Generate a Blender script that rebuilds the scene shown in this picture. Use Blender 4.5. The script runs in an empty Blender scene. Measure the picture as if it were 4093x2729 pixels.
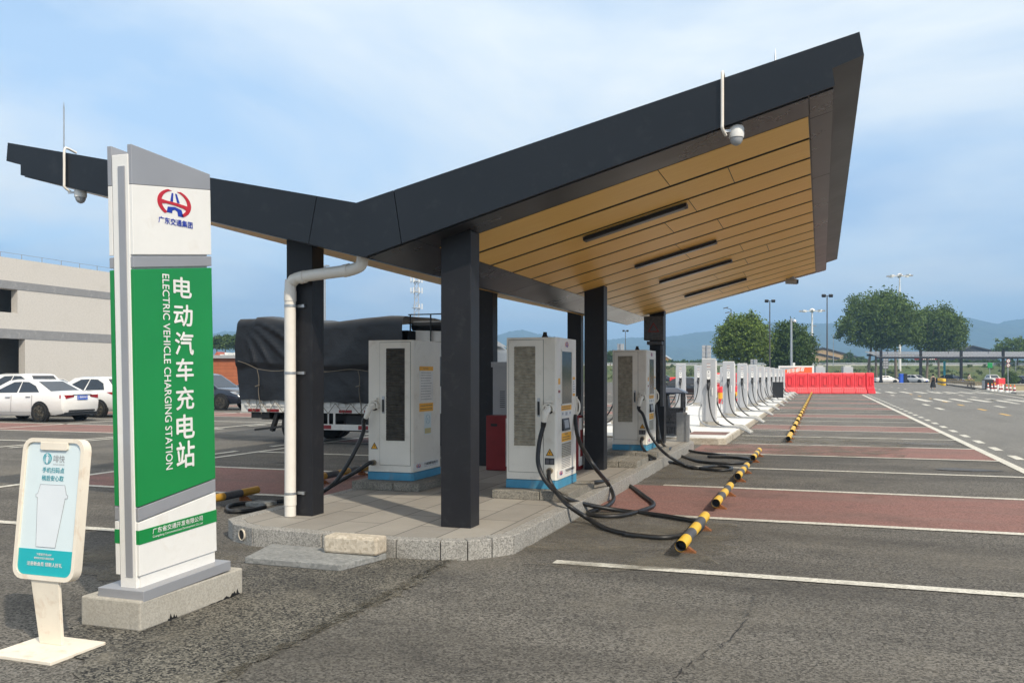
import bpy, math, random
from mathutils import Vector, Matrix
R = math.radians
rng = random.Random(7)
scene = bpy.context.scene
col = scene.collection

# ------------------------------------------------------------------ camera, sky, sun, exposure
YAW = math.atan(1234 / 3550)
CS, SN = math.cos(YAW), math.sin(YAW)
EYE, FOC, PCX, HOR = 1.6, 3550.0, 2046.5, 1498.0
cam_d = bpy.data.cameras.new('camera'); cam = bpy.data.objects.new('camera', cam_d); col.objects.link(cam)
cam.location = (0, 0, EYE); cam.rotation_euler = (R(90), 0, YAW)
cam_d.sensor_width = 36; cam_d.lens = 36 * FOC / 4093; cam_d.shift_y = (HOR - 1364.5) / 4093
cam_d.clip_end = 20000; scene.camera = cam

SUN_EL = R(41); SUN_DIR = Vector((0.80, -0.60, 0)).normalized()      # horizontal direction towards the sun
world = bpy.data.worlds.new('World'); scene.world = world; world.use_nodes = True
nt = world.node_tree; nt.nodes.clear()
def N(t, kind, **kw):
    n = t.nodes.new(kind)
    for k, v in kw.items():
        if k in n.inputs: n.inputs[k].default_value = v
        else: setattr(n, k, v)
    return n
sky = N(nt, 'ShaderNodeTexSky'); sky.sky_type = 'NISHITA'; sky.sun_disc = False
sky.sun_elevation = SUN_EL; sky.sun_rotation = math.atan2(SUN_DIR.x, SUN_DIR.y)
sky.air_density = 1.0; sky.dust_density = 0.6; sky.ozone_density = 2.0
W1, W2 = 13.6, 13.6
tc = N(nt, 'ShaderNodeTexCoord'); sep = N(nt, 'ShaderNodeSeparateXYZ')
nt.links.new(tc.outputs['Generated'], sep.inputs[0])
zc = N(nt, 'ShaderNodeMath', operation='MAXIMUM'); zc.inputs[1].default_value = 0.0; nt.links.new(sep.outputs['Z'], zc.inputs[0])
za = N(nt, 'ShaderNodeMath', operation='ADD'); za.inputs[1].default_value = 0.16; nt.links.new(zc.outputs[0], za.inputs[0])
cx = N(nt, 'ShaderNodeMath', operation='DIVIDE'); nt.links.new(sep.outputs['X'], cx.inputs[0]); nt.links.new(za.outputs[0], cx.inputs[1])
cy = N(nt, 'ShaderNodeMath', operation='DIVIDE'); nt.links.new(sep.outputs['Y'], cy.inputs[0]); nt.links.new(za.outputs[0], cy.inputs[1])
comb = N(nt, 'ShaderNodeCombineXYZ'); nt.links.new(cx.outputs[0], comb.inputs[0]); nt.links.new(cy.outputs[0], comb.inputs[1])
n1 = N(nt, 'ShaderNodeTexNoise', noise_dimensions='4D', W=W1, Scale=0.75, Detail=7.0, Roughness=0.55, Distortion=0.6); nt.links.new(comb.outputs[0], n1.inputs['Vector'])
r1 = N(nt, 'ShaderNodeMapRange'); r1.inputs['From Min'].default_value = 0.38; r1.inputs['From Max'].default_value = 0.62; nt.links.new(n1.outputs['Fac'], r1.inputs['Value'])
mx = N(nt, 'ShaderNodeMix', data_type='RGBA')                        # thin white cloud over the blue
r1.inputs['To Min'].default_value = 0.0; r1.inputs['To Max'].default_value = 1.0
mx0 = N(nt, 'ShaderNodeMix', data_type='RGBA'); mx0.inputs[0].default_value = 0.72; nt.links.new(sky.outputs[0], mx0.inputs[6]); mx0.inputs[7].default_value = (2.75, 3.7, 4.75, 1)   # hazy blue air
nt.links.new(r1.outputs[0], mx.inputs[0]); nt.links.new(mx0.outputs[2], mx.inputs[6]); mx.inputs[7].default_value = (4.8, 5.05, 5.1, 1)
n2 = N(nt, 'ShaderNodeTexNoise', noise_dimensions='4D', W=W2, Scale=0.8, Detail=5.0, Roughness=0.5); nt.links.new(comb.outputs[0], n2.inputs['Vector'])
r2 = N(nt, 'ShaderNodeMapRange'); r2.inputs['From Min'].default_value = 0.50; r2.inputs['From Max'].default_value = 0.70; r2.inputs['To Max'].default_value = 0.75; nt.links.new(n2.outputs['Fac'], r2.inputs['Value'])
mx2 = N(nt, 'ShaderNodeMix', data_type='RGBA'); nt.links.new(r2.outputs[0], mx2.inputs[0]); nt.links.new(mx.outputs[2], mx2.inputs[6]); mx2.inputs[7].default_value = (1.35, 2.3, 3.9, 1)
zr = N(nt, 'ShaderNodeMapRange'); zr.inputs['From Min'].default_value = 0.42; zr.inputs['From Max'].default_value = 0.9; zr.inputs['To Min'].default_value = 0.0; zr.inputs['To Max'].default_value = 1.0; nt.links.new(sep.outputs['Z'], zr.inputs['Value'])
zm_ = N(nt, 'ShaderNodeMix', data_type='RGBA', blend_type='MULTIPLY'); zm_.inputs[0].default_value = 1; nt.links.new(mx2.outputs[2], zm_.inputs[6]); zw = N(nt, 'ShaderNodeMix', data_type='RGBA'); nt.links.new(zr.outputs[0], zw.inputs[0]); zw.inputs[6].default_value = (1, 1, 1, 1); zw.inputs[7].default_value = (1.75, 1.42, 1.10, 1); nt.links.new(zw.outputs[2], zm_.inputs[7])   # thin overcast, boosted and warmed above the view as added fill light
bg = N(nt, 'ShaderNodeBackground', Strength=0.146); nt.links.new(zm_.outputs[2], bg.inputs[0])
out = N(nt, 'ShaderNodeOutputWorld'); nt.links.new(bg.outputs[0], out.inputs[0])
sun_d = bpy.data.lights.new('sun', 'SUN'); sun = bpy.data.objects.new('sun', sun_d); col.objects.link(sun)
sun_d.energy = 2.8; sun_d.angle = R(1.2); sun_d.color = (1, 0.90, 0.74)
sun.rotation_euler = (-(SUN_DIR * math.cos(SUN_EL) + Vector((0, 0, math.sin(SUN_EL))))).to_track_quat('-Z', 'Y').to_euler()
scene.view_settings.view_transform = 'Standard'; scene.view_settings.look = 'None'
scene.view_settings.exposure = 0.66; scene.view_settings.gamma = 1.0
scene.render.engine = 'CYCLES'

# ------------------------------------------------------------------ survey helpers: photo measurement -> metres
def at(x, y, z=0.0, X=None, Y=None, D=None):
    r = (x - PCX) / FOC; u = (HOR - y) / FOC
    if Y is not None: D = Y / (r * SN + CS)
    elif X is not None: D = X / (r * CS - SN)
    elif D is None: D = (z - EYE) / u
    return Vector((D * (r * CS - SN), D * (r * SN + CS), EYE + D * u))
def zp(y, D): return EYE + D * (HOR - y) / FOC
def gp(x, D): return at(x, HOR, D=D).xy                               # plan position of a column of the survey at depth D

# ------------------------------------------------------------------ mesh builder
class M:
    def __init__(s): s.v, s.f, s.m, s.T = [], [], [], None
    def add(s, pts, faces, m=0):
        o = len(s.v)
        for p in pts:
            p = Vector(p); s.v.append(s.T @ p if s.T else p)
        for f in faces: s.f.append([i + o for i in f]); s.m.append(m)
        return s
    def box(s, x0, x1, y0, y1, z0, z1, m=0):
        return s.add([(x0,y0,z0),(x1,y0,z0),(x1,y1,z0),(x0,y1,z0),(x0,y0,z1),(x1,y0,z1),(x1,y1,z1),(x0,y1,z1)],
                     [(3,2,1,0),(4,5,6,7),(0,1,5,4),(1,2,6,5),(2,3,7,6),(3,0,4,7)], m)
    def bar(s, p, q, w, h=None, m=0):
        h = h or w; p, q = Vector(p), Vector(q); d = (q - p).normalized()
        a = d.cross(Vector((0,0,1)))
        if a.length < 1e-4: a = Vector((1,0,0))
        a.normalize(); b = a.cross(d).normalized(); a *= w/2; b *= h/2
        return s.add([p-a-b,p+a-b,p+a+b,p-a+b,q-a-b,q+a-b,q+a+b,q-a+b],
                     [(0,1,2,3),(7,6,5,4),(0,4,5,1),(1,5,6,2),(2,6,7,3),(3,7,4,0)], m)
    def prism(s, pts, fn, a, b, m=0):
        n = len(pts)
        return s.add([fn(p[0],p[1],a) for p in pts]+[fn(p[0],p[1],b) for p in pts],
                     [tuple(range(n))[::-1], tuple(range(n,2*n))]+[(i,(i+1)%n,(i+1)%n+n,i+n) for i in range(n)], m)
    def tube(s, pts, r, n=8, m=0, caps=True):
        pts = [Vector(p) for p in pts]; k = len(pts); rr = r if isinstance(r, (list, tuple)) else [r]*k
        up = None; rings = []
        for i, p in enumerate(pts):
            d = (pts[min(i+1,k-1)] - pts[max(i-1,0)]).normalized()
            if up is None:
                up = Vector((0,0,1)) if abs(d.z) < .95 else Vector((1,0,0))
            a = d.cross(up)
            if a.length < 1e-5: a = d.cross(Vector((0,1,0)))
            a.normalize(); b = a.cross(d).normalized(); up = b
            rings.append([p + (a*math.cos(2*math.pi*j/n) + b*math.sin(2*math.pi*j/n))*rr[i] for j in range(n)])
        fs = [(i*n+j, i*n+(j+1)%n, (i+1)*n+(j+1)%n, (i+1)*n+j) for i in range(k-1) for j in range(n)]
        if caps: fs += [tuple(range(n))[::-1], tuple((k-1)*n+j for j in range(n))]
        return s.add([q for g in rings for q in g], fs, m)
    def cyl(s, p, q, r, r2=None, n=14, m=0): return s.tube([p, q], [r, r if r2 is None else r2], n, m)
    def lathe(s, prof, c=(0,0,0), n=16, m=0, fx=1, fy=1):
        k = len(prof); c = Vector(c)
        pts = [c + Vector((r*fx*math.cos(2*math.pi*j/n), r*fy*math.sin(2*math.pi*j/n), z)) for r, z in prof for j in range(n)]
        fs = [(i*n+j, i*n+(j+1)%n, (i+1)*n+(j+1)%n, (i+1)*n+j) for i in range(k-1) for j in range(n)]
        return s.add(pts, fs+[tuple(range(n))[::-1], tuple((k-1)*n+j for j in range(n))], m)
    def ball(s, c, r, n=10, m=0, sx=1, sy=1, sz=1):
        return s.lathe([(r*math.sin(math.pi*i/n)+1e-4, -r*sz*math.cos(math.pi*i/n)) for i in range(n+1)], c, n+4, m, sx, sy)
    def build(s, name, mats, parent=None, smooth=False, bevel=0, ang=40, loc=None):
        me = bpy.data.meshes.new(name); me.from_pydata([tuple(p) for p in s.v], [], s.f)
        for x in (mats if isinstance(mats, (list, tuple)) else [mats]): me.materials.append(x)
        me.polygons.foreach_set('material_index', s.m)
        if smooth:
            me.polygons.foreach_set('use_smooth', [True]*len(s.f)); me.set_sharp_from_angle(angle=R(ang))
        me.update()
        o = bpy.data.objects.new(name, me); col.objects.link(o); o.parent = parent
        if loc: o.location = loc
        if bevel:
            b = o.modifiers.new('bevel', 'BEVEL'); b.width = bevel; b.segments = 2; b.limit_method = 'ANGLE'; b.angle_limit = R(40)
        return o
XZ = lambda a, b, t: (a, t, b)
XY = lambda a, b, t: (a, b, t)
YZ = lambda a, b, t: (t, a, b)
def tag(o, label=None, cat=None, group=None, kind=None):
    if label: o['label'] = label
    if cat: o['category'] = cat
    if group: o['group'] = group
    if kind: o['kind'] = kind
    return o
def thing(name, label, cat, loc=(0,0,0), rz=0, group=None, parent=None):
    o = bpy.data.objects.new(name, None); o.empty_display_size = .2; col.objects.link(o)
    o.location = (loc[0], loc[1], loc[2] if len(loc) > 2 else 0); o.rotation_euler = (0, 0, rz)
    return tag(o, label, cat, group)
def kids(o): return [c for c in o.children]
def dup(o, parent=None, loc=None, rz=None, label=None):
    c = o.copy(); col.objects.link(c); c.parent = parent
    if loc is not None: c.location = (loc[0], loc[1], loc[2] if len(loc) > 2 else 0)
    if rz is not None: c.rotation_euler = (0, 0, rz)
    if label: c['label'] = label
    for k in kids(o): dup(k, c)
    return c
def spline(pts, k=8):
    P = [Vector(p) for p in pts]; P = [2*P[0]-P[1]] + P + [2*P[-1]-P[-2]]; o = []
    for i in range(1, len(P)-2):
        a, b, c, d = P[i-1], P[i], P[i+1], P[i+2]
        for j in range(k):
            t = j/k
            o.append(.5*((2*b)+(c-a)*t+(2*a-5*b+4*c-d)*t*t+(-a+3*b-3*c+d)*t**3))
    return o + [P[-2]]
def text(name, body, mt, parent, org, ux, uy, w, h, bold=0.0, lift=.003, fit=True, font_h=None):
    """lettering as a thin mesh, its box fitted to w x h, lower left corner at org, in the plane of ux, uy"""
    c = bpy.data.curves.new('t', 'FONT'); c.body = body; c.resolution_u = 3
    o = bpy.data.objects.new('t', c); col.objects.link(o)
    dg = bpy.context.evaluated_depsgraph_get(); me = bpy.data.meshes.new_from_object(o.evaluated_get(dg))
    bpy.data.objects.remove(o); bpy.data.curves.remove(c)
    ux, uy = Vector(ux).normalized(), Vector(uy).normalized(); nz = ux.cross(uy)
    xs = [v.co.x for v in me.vertices]; ys = [v.co.y for v in me.vertices]
    x0, y0, dx, dy = min(xs), min(ys), max(xs)-min(xs), max(ys)-min(ys)
    co = [v.co.copy() for v in me.vertices]; fc = [tuple(p.vertices) for p in me.polygons]; vs, fs = [], []
    for k, (sx, sy) in enumerate([(0,0)] + ([(bold,0),(-bold,0),(0,bold),(0,-bold)] if bold > 0 else [])):      # heavier strokes: slightly shifted copies
        o_ = len(vs); vs += [tuple(Vector(org) + ux*((p.x+sx-x0)/dx*w) + uy*((p.y+sy-y0)/dy*h) + nz*(lift+.0002*k)) for p in co]; fs += [tuple(i+o_ for i in f) for f in fc]
    bpy.data.meshes.remove(me); me = bpy.data.meshes.new(name); me.from_pydata(vs, [], fs); me.update()
    me.materials.append(mt)
    q = bpy.data.objects.new(name, me); col.objects.link(q); q.parent = parent
    return q
def panel(mb, org, ux, uy, w, h, t=.003, m=0, rad=0):
    """thin plate on a surface: lower left corner org, raised t along the normal"""
    ux, uy = Vector(ux).normalized(), Vector(uy).normalized(); nz = ux.cross(uy); org = Vector(org)
    if rad:
        pts = []
        for cx_, cy_, a0 in ((w-rad, h-rad, 0), (rad, h-rad, 90), (rad, rad, 180), (w-rad, rad, 270)):
            pts += [(cx_+rad*math.cos(R(a0+a)), cy_+rad*math.sin(R(a0+a))) for a in (0, 30, 60, 90)]
    else: pts = [(0,0),(w,0),(w,h),(0,h)]
    return mb.prism(pts, lambda a, b, k: org + ux*a + uy*b + nz*k, 0, t, m)

# ------------------------------------------------------------------ materials
def mat(name, c, rough=.55, metal=0.0, var=.10, scale=6.0, bump=0.0, bscale=60.0, dirt=None, dscale=3.0, damt=.5, coat=0.0, spec=.5, trans=0.0):
    m = bpy.data.materials.new(name); m.use_nodes = True; t = m.node_tree; b = t.nodes['Principled BSDF']
    tcn = N(t, 'ShaderNodeTexCoord'); n = N(t, 'ShaderNodeTexNoise', Scale=scale, Detail=5.0, Roughness=.6)
    t.links.new(tcn.outputs['Object'], n.inputs['Vector'])
    mr = N(t, 'ShaderNodeMapRange'); mr.inputs['From Min'].default_value = .3; mr.inputs['From Max'].default_value = .7
    t.links.new(n.outputs['Fac'], mr.inputs['Value'])
    k = N(t, 'ShaderNodeMix', data_type='RGBA'); t.links.new(mr.outputs[0], k.inputs[0])
    k.inputs[6].default_value = tuple(x*(1-var) for x in c)+(1,); k.inputs[7].default_value = tuple(min(1, x*(1+var)) for x in c)+(1,)
    src = k.outputs[2]
    if dirt:
        n2 = N(t, 'ShaderNodeTexNoise', Scale=dscale, Detail=8.0, Roughness=.65, Distortion=.4); t.links.new(tcn.outputs['Object'], n2.inputs['Vector'])
        mr2 = N(t, 'ShaderNodeMapRange'); mr2.inputs['From Min'].default_value = .55; mr2.inputs['From Max'].default_value = .78; mr2.inputs['To Max'].default_value = damt
        t.links.new(n2.outputs['Fac'], mr2.inputs['Value'])
        k2 = N(t, 'ShaderNodeMix', data_type='RGBA'); t.links.new(mr2.outputs[0], k2.inputs[0]); t.links.new(src, k2.inputs[6]); k2.inputs[7].default_value = dirt+(1,)
        src = k2.outputs[2]
    t.links.new(src, b.inputs['Base Color'])
    rr = N(t, 'ShaderNodeMapRange'); rr.inputs['To Min'].default_value = max(.03, rough-.08); rr.inputs['To Max'].default_value = min(1, rough+.1)
    t.links.new(n.outputs['Fac'], rr.inputs['Value']); t.links.new(rr.outputs[0], b.inputs['Roughness'])
    b.inputs['Metallic'].default_value = metal; b.inputs['Coat Weight'].default_value = coat; b.inputs['Specular IOR Level'].default_value = spec
    if bump:
        nb = N(t, 'ShaderNodeTexNoise', Scale=bscale, Detail=4.0, Roughness=.7); t.links.new(tcn.outputs['Object'], nb.inputs['Vector'])
        bn = N(t, 'ShaderNodeBump', Strength=min(1, bump*20), Distance=bump); t.links.new(nb.outputs['Fac'], bn.inputs['Height']); t.links.new(bn.outputs[0], b.inputs['Normal'])
    return m
def speckle(name, c0, c1, scale, rough=.85, stain=None, sscale=.5, samt=.5, bump=.004, c2=None, extra=None, lo=.25, hi=.75):
    """stone chips in a matrix: voronoi cells of two tones, broad stains, bump"""
    m = bpy.data.materials.new(name); m.use_nodes = True; t = m.node_tree; b = t.nodes['Principled BSDF']
    tcn = N(t, 'ShaderNodeTexCoord'); vo = N(t, 'ShaderNodeTexVoronoi', Scale=scale); t.links.new(tcn.outputs['Object'], vo.inputs['Vector'])
    sp = N(t, 'ShaderNodeSeparateColor'); t.links.new(vo.outputs['Color'], sp.inputs[0])
    fn = N(t, 'ShaderNodeTexNoise', Scale=scale*.35, Detail=6.0, Roughness=.7); t.links.new(tcn.outputs['Object'], fn.inputs['Vector'])
    ad = N(t, 'ShaderNodeMath', operation='MULTIPLY_ADD'); ad.inputs[1].default_value = .55; t.links.new(sp.outputs[0], ad.inputs[0])
    sc = N(t, 'ShaderNodeMath', operation='MULTIPLY'); sc.inputs[1].default_value = .5; t.links.new(fn.outputs['Fac'], sc.inputs[0]); t.links.new(sc.outputs[0], ad.inputs[2])
    mr = N(t, 'ShaderNodeMapRange'); mr.inputs['From Min'].default_value = lo; mr.inputs['From Max'].default_value = hi; t.links.new(ad.outputs[0], mr.inputs['Value'])
    k = N(t, 'ShaderNodeMix', data_type='RGBA'); t.links.new(mr.outputs[0], k.inputs[0]); k.inputs[6].default_value = c0+(1,); k.inputs[7].default_value = c1+(1,)
    src = k.outputs[2]
    for cc, ss, am, lo_, hi_ in ([(stain, sscale, samt, .45, .75)] if stain else []) + (extra or []):
        n2 = N(t, 'ShaderNodeTexNoise', Scale=1.0 if isinstance(ss, tuple) else ss, Detail=7.0, Roughness=.62, Distortion=.3)
        if isinstance(ss, tuple):
            mpp = N(t, 'ShaderNodeMapping'); mpp.inputs['Scale'].default_value = ss; t.links.new(tcn.outputs['Object'], mpp.inputs[0]); t.links.new(mpp.outputs[0], n2.inputs['Vector'])
        else: t.links.new(tcn.outputs['Object'], n2.inputs['Vector'])
        m2 = N(t, 'ShaderNodeMapRange'); m2.inputs['From Min'].default_value = lo_; m2.inputs['From Max'].default_value = hi_; m2.inputs['To Max'].default_value = am
        t.links.new(n2.outputs['Fac'], m2.inputs['Value'])
        k2 = N(t, 'ShaderNodeMix', data_type='RGBA'); t.links.new(m2.outputs[0], k2.inputs[0]); t.links.new(src, k2.inputs[6]); k2.inputs[7].default_value = cc+(1,); src = k2.outputs[2]
    t.links.new(src, b.inputs['Base Color']); b.inputs['Roughness'].default_value = rough; b.inputs['Specular IOR Level'].default_value = .35
    if bump:
        bn = N(t, 'ShaderNodeBump', Strength=.6, Distance=bump); t.links.new(ad.outputs[0], bn.inputs['Height']); t.links.new(bn.outputs[0], b.inputs['Normal'])
    return m
def brick(name, c0, c1, cm, bw, bh, mortar, rough=.8, rot=(0,0,0), bump=.004, off=.5, wvar=.3):
    m = bpy.data.materials.new(name); m.use_nodes = True; t = m.node_tree; b = t.nodes['Principled BSDF']
    tcn = N(t, 'ShaderNodeTexCoord'); mp = N(t, 'ShaderNodeMapping'); mp.inputs['Rotation'].default_value = rot; t.links.new(tcn.outputs['Object'], mp.inputs[0])
    br = N(t, 'ShaderNodeTexBrick'); br.inputs['Scale'].default_value = 1; br.inputs['Brick Width'].default_value = bw; br.inputs['Row Height'].default_value = bh
    br.inputs['Mortar Size'].default_value = mortar; br.offset = off
    br.inputs['Color1'].default_value = c0+(1,); br.inputs['Color2'].default_value = c1+(1,); br.inputs['Mortar'].default_value = cm+(1,)
    t.links.new(mp.outputs[0], br.inputs['Vector'])
    n = N(t, 'ShaderNodeTexNoise', Scale=2.2, Detail=8.0, Roughness=.7); t.links.new(tcn.outputs['Object'], n.inputs['Vector'])
    mr = N(t, 'ShaderNodeMapRange'); mr.inputs['To Min'].default_value = 1-wvar; mr.inputs['To Max'].default_value = 1+wvar*.6; t.links.new(n.outputs['Fac'], mr.inputs['Value'])
    k = N(t, 'ShaderNodeMix', data_type='RGBA', blend_type='MULTIPLY'); k.inputs[0].default_value = 1; t.links.new(br.outputs['Color'], k.inputs[6]); t.links.new(mr.outputs[0], k.inputs[7])
    t.links.new(k.outputs[2], b.inputs['Base Color']); b.inputs['Roughness'].default_value = rough
    bn = N(t, 'ShaderNodeBump', Strength=.7, Distance=bump); bn.invert = True; t.links.new(br.outputs['Fac'], bn.inputs['Height']); t.links.new(bn.outputs[0], b.inputs['Normal'])
    return m

m_asphalt = speckle('asphalt', (.026,.0242,.0218), (.208,.194,.172), 84, .9, (.078,.072,.064), .7, .45, .006, extra=[((.034,.031,.028), (.10,.42,1), .7, .47, .66), ((.180,.162,.132), .33, .6, .50, .70), ((.028,.027,.026), .55, .5, .56, .70), ((.030,.029,.028), (.9,2.2,1), .35, .58, .72), ((.14,.13,.11), 2.6, .25, .60, .72)])
m_tar = speckle('tar_patch', (.011,.011,.012), (.235,.218,.182), 88, .8, (.014,.014,.015), 1.1, .8, .012, extra=[((.20,.18,.145), 1.7, .6, .56, .74)], lo=.34, hi=.8)
m_road = speckle('road_asphalt_sheen', (.060,.058,.054), (.27,.26,.24), 80, .85, (.13,.125,.115), .6, .5, .004, extra=[((.10,.096,.09), (.6,.09,1), .55, .5, .7)])  # paler than the bay asphalt: grazing-angle sheen painted into the colour
m_sand = speckle('sandy_edge', (.08,.074,.064), (.26,.235,.19), 90, .95, (.2,.18,.15), 2, .5, .006)
m_redbay = speckle('red_bay', (.150,.074,.063), (.31,.165,.142), 80, .85, (.14,.105,.088), (.25,1.0,1), .7, .003, extra=[((.26,.17,.15), (.4,2,1), .5, .55, .75), ((.07,.05,.045), 1.1, .5, .56, .72)])
m_line = speckle('line_paint', (.45,.43,.37), (.74,.71,.63), 60, .7, (.32,.30,.27), 3, .5, .001)
m_yline = speckle('yellow_paint', (.55,.33,.06), (.75,.47,.12), 60, .7, (.4,.3,.15), 3, .4, .001)
m_granite = speckle('granite', (.18,.172,.16), (.42,.40,.365), 105, .75, (.20,.19,.17), 2.5, .5, .002)
m_granite_old = speckle('weathered_granite', (.15,.14,.118), (.32,.295,.25), 95, .8, (.1,.09,.075), 3, .6, .002)
m_paving = brick('paving', (.36,.33,.285), (.285,.262,.23), (.12,.11,.10), 1.1, .40, .007, .85, rot=(0,0,R(90)), bump=.003)
m_conc = speckle('concrete', (.36,.335,.29), (.46,.43,.375), 90, .9, (.34,.31,.26), 3, .5, .003, extra=[((.17,.155,.135), 7, .45, .60, .75)])
m_conc_grey = speckle('grey_concrete', (.20,.205,.20), (.30,.30,.29), 40, .9, (.15,.15,.145), 3, .5, .003)
m_conc_new = speckle('new_concrete', (.62,.61,.59), (.74,.73,.70), 30, .85, (.52,.50,.46), .6, .5, .001)
m_conc_side = speckle('island_side', (.40,.36,.29), (.55,.50,.42), 30, .9, (.22,.17,.11), 5, .7, .003)
m_fascia = mat('dark_cladding', (.010,.013,.018), .35, .0, .12, 1.2, spec=.35, bump=.004, bscale=1.3, dirt=(.05,.055,.06), dscale=7, damt=.3)
m_soffit = mat('soffit_cladding', (.036,.034,.036), .28, .25, .10, 1.0)
m_column = mat('column_paint', (.013,.013,.016), .45, .0, .15, 2.5, spec=.35, dirt=(.06,.06,.06), dscale=9, damt=.35)
m_black = mat('black_plastic', (.012,.012,.013), .45)
m_rubber = mat('black_rubber', (.014,.014,.015), .45, var=.3, scale=20, dirt=(.07,.062,.05), dscale=9, damt=.5)
m_pipe = mat('white_pipe', (.78,.73,.66), .35, var=.04, dirt=(.55,.45,.34), dscale=6, damt=.3)
m_pipe_grey = mat('conduit', (.62,.55,.45), .5, var=.06)
m_steel = mat('galvanised', (.48,.49,.50), .38, .8, .12, 14)
m_white = mat('white_paint', (.80,.785,.755), .32, var=.03, dirt=(.60,.53,.44), dscale=6, damt=.4)
m_cream = mat('cream_paint', (.80,.72,.60), .5, var=.05, dirt=(.46,.25,.11), dscale=9, damt=.55)
m_green = mat('green_panel', (.006,.235,.055), .33, var=.05, scale=2)
m_signgrey = mat('sign_grey', (.34,.345,.37), .42, .25, .05, 2)
m_teal = mat('teal_print', (.012,.42,.46), .35, var=.04)
m_tealtext = mat('teal_ink', (.03,.33,.40), .5)
m_pale = mat('pale_display', (.68,.77,.79), .3, var=.03, scale=2, dirt=(.55,.62,.64), dscale=4, damt=.3)
m_cup = mat('pale_cup', (.72,.76,.79), .35, var=.03)
m_ink = mat('ink', (.05,.05,.06), .5)
m_greyink = mat('grey_ink', (.25,.25,.27), .5)
m_red = mat('logo_red', (.50,.018,.035), .4)
m_blue = mat('logo_blue', (.014,.04,.36), .4)
m_cab = mat('cabinet_paint', (.80,.76,.68), .42, var=.04, scale=3, dirt=(.50,.44,.35), dscale=5, damt=.5)
m_filter = mat('dusty_filter', (.30,.27,.21), .9, var=.35, scale=16, bump=.004, bscale=80)
m_filter_dk = mat('dark_filter', (.055,.050,.042), .9, var=.5, scale=16, bump=.004, bscale=70)
m_skirt = mat('blue_skirt', (.06,.27,.43), .5, var=.12, dirt=(.20,.24,.25), dscale=5, damt=.5)
m_screen = mat('dark_screen', (.012,.014,.016), .12, var=.3)
m_yellow = mat('safety_yellow', (.78,.47,.03), .5, var=.08, dirt=(.35,.17,.04), dscale=12, damt=.5)
m_yellow_dk = mat('aged_yellow', (.50,.27,.03), .5, var=.15, dirt=(.15,.08,.03), dscale=12, damt=.5)
m_blackpaint = mat('worn_black', (.075,.075,.08), .55, var=.3, scale=20, dirt=(.18,.17,.16), dscale=14, damt=.4)
m_rust = mat('rust', (.24,.085,.025), .85, var=.3, scale=30)
m_orange = mat('orange_label', (.85,.42,.03), .5)
m_label = mat('label_white', (.74,.73,.70), .5)
m_barrier = mat('red_plastic', (.78,.045,.055), .45, var=.10, scale=2, dirt=(.62,.09,.09), dscale=3, damt=.6)
m_firered = mat('fire_red', (.22,.012,.014), .4, var=.1)
m_grey_cab = mat('grey_cabinet', (.36,.37,.385), .5, var=.06)
m_post = mat('charging_post_grey', (.52,.525,.54), .38, .35, .04, 2)
m_glass = mat('tinted_glass', (.020,.026,.036), .06, var=.2, spec=.8)
m_tyre = mat('tyre', (.012,.012,.012), .8, bump=.002)
m_rim = mat('alloy', (.58,.58,.59), .35, .25)
m_carwhite = mat('car_white', (.82,.80,.77), .22, var=.02, coat=.6)
m_carblack = mat('car_black', (.010,.011,.013), .18, var=.1, coat=.8)
m_carblue = mat('car_navy', (.012,.017,.032), .2, var=.1, coat=.8)
m_cargrey = mat('car_grey', (.10,.105,.11), .25, .4, .05, coat=.6)
m_taillight = mat('taillight', (.32,.008,.012), .15, var=.3)
m_headlight = mat('headlight', (.55,.58,.62), .1, .3)
m_plate = mat('blue_plate', (.02,.10,.55), .4)
m_tarp = mat('tarpaulin', (.006,.007,.010), .44, var=.25, scale=3, bump=.03, bscale=2.2)
m_rope = mat('rope', (.15,.13,.10), .9)
m_truckwhite = mat('truck_white', (.62,.61,.58), .45, var=.06, dirt=(.38,.30,.22), dscale=6, damt=.5)
m_chassis = mat('chassis_black', (.012,.012,.013), .6)
m_grey_cable = mat('grey_cable', (.30,.31,.33), .5, .1, .2, 30)
m_wrap = mat('foil_sleeve', (.48,.47,.44), .5, .2, .35, 40, bump=.01, bscale=70)

# ------------------------------------------------------------------ ground and markings
def sheet(name, polys, z, m):
    b = M()
    for p in polys: b.add([(x, y, z) for x, y in p], [tuple(range(len(p)))])
    return tag(b.build(name, m), kind='structure')
def rect(x0, x1, y0, y1): return [(x0,y0),(x1,y0),(x1,y1),(x0,y1)]
def strip(p, q, w):
    d = Vector((q[0]-p[0], q[1]-p[1])).normalized(); n = Vector((-d.y, d.x))*w/2
    return [(p[0]-n.x,p[1]-n.y),(q[0]-n.x,q[1]-n.y),(q[0]+n.x,q[1]+n.y),(p[0]+n.x,p[1]+n.y)]
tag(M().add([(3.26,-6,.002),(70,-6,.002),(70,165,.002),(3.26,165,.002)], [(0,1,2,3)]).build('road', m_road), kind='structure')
tag(M().add([(-4200,-600,0),(4200,-600,0),(4200,5200,0),(-4200,5200,0)], [(0,1,2,3)]).build('ground', m_asphalt), kind='structure')
BY = [7.29 + 2.8*i for i in range(26)]
red, lines = [], []
for i, y in enumerate(BY):
    lines.append(rect(-2.15 if i < 5 else -1.95, 3.1, y-.07, y+.07))
    if i % 3 == 1 and y < 76: red.append(rect(-2.56 if i < 5 else -1.98, 3.1, y+.07, y+2.73))
for i, y in enumerate(BY[:25]):                                       # bays left of the islands
    lines.append(rect(-10.97, -6.1, y-.07, y+.07))
    if i % 3 == 1: red.append(rect(-10.97, -6.3 if i > 4 else -5.62, y+.07, y+2.73))
lines += [rect(3.1, 3.26, 4.0, 77), rect(-11.1, -10.97, 4.0, 77)]
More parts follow.
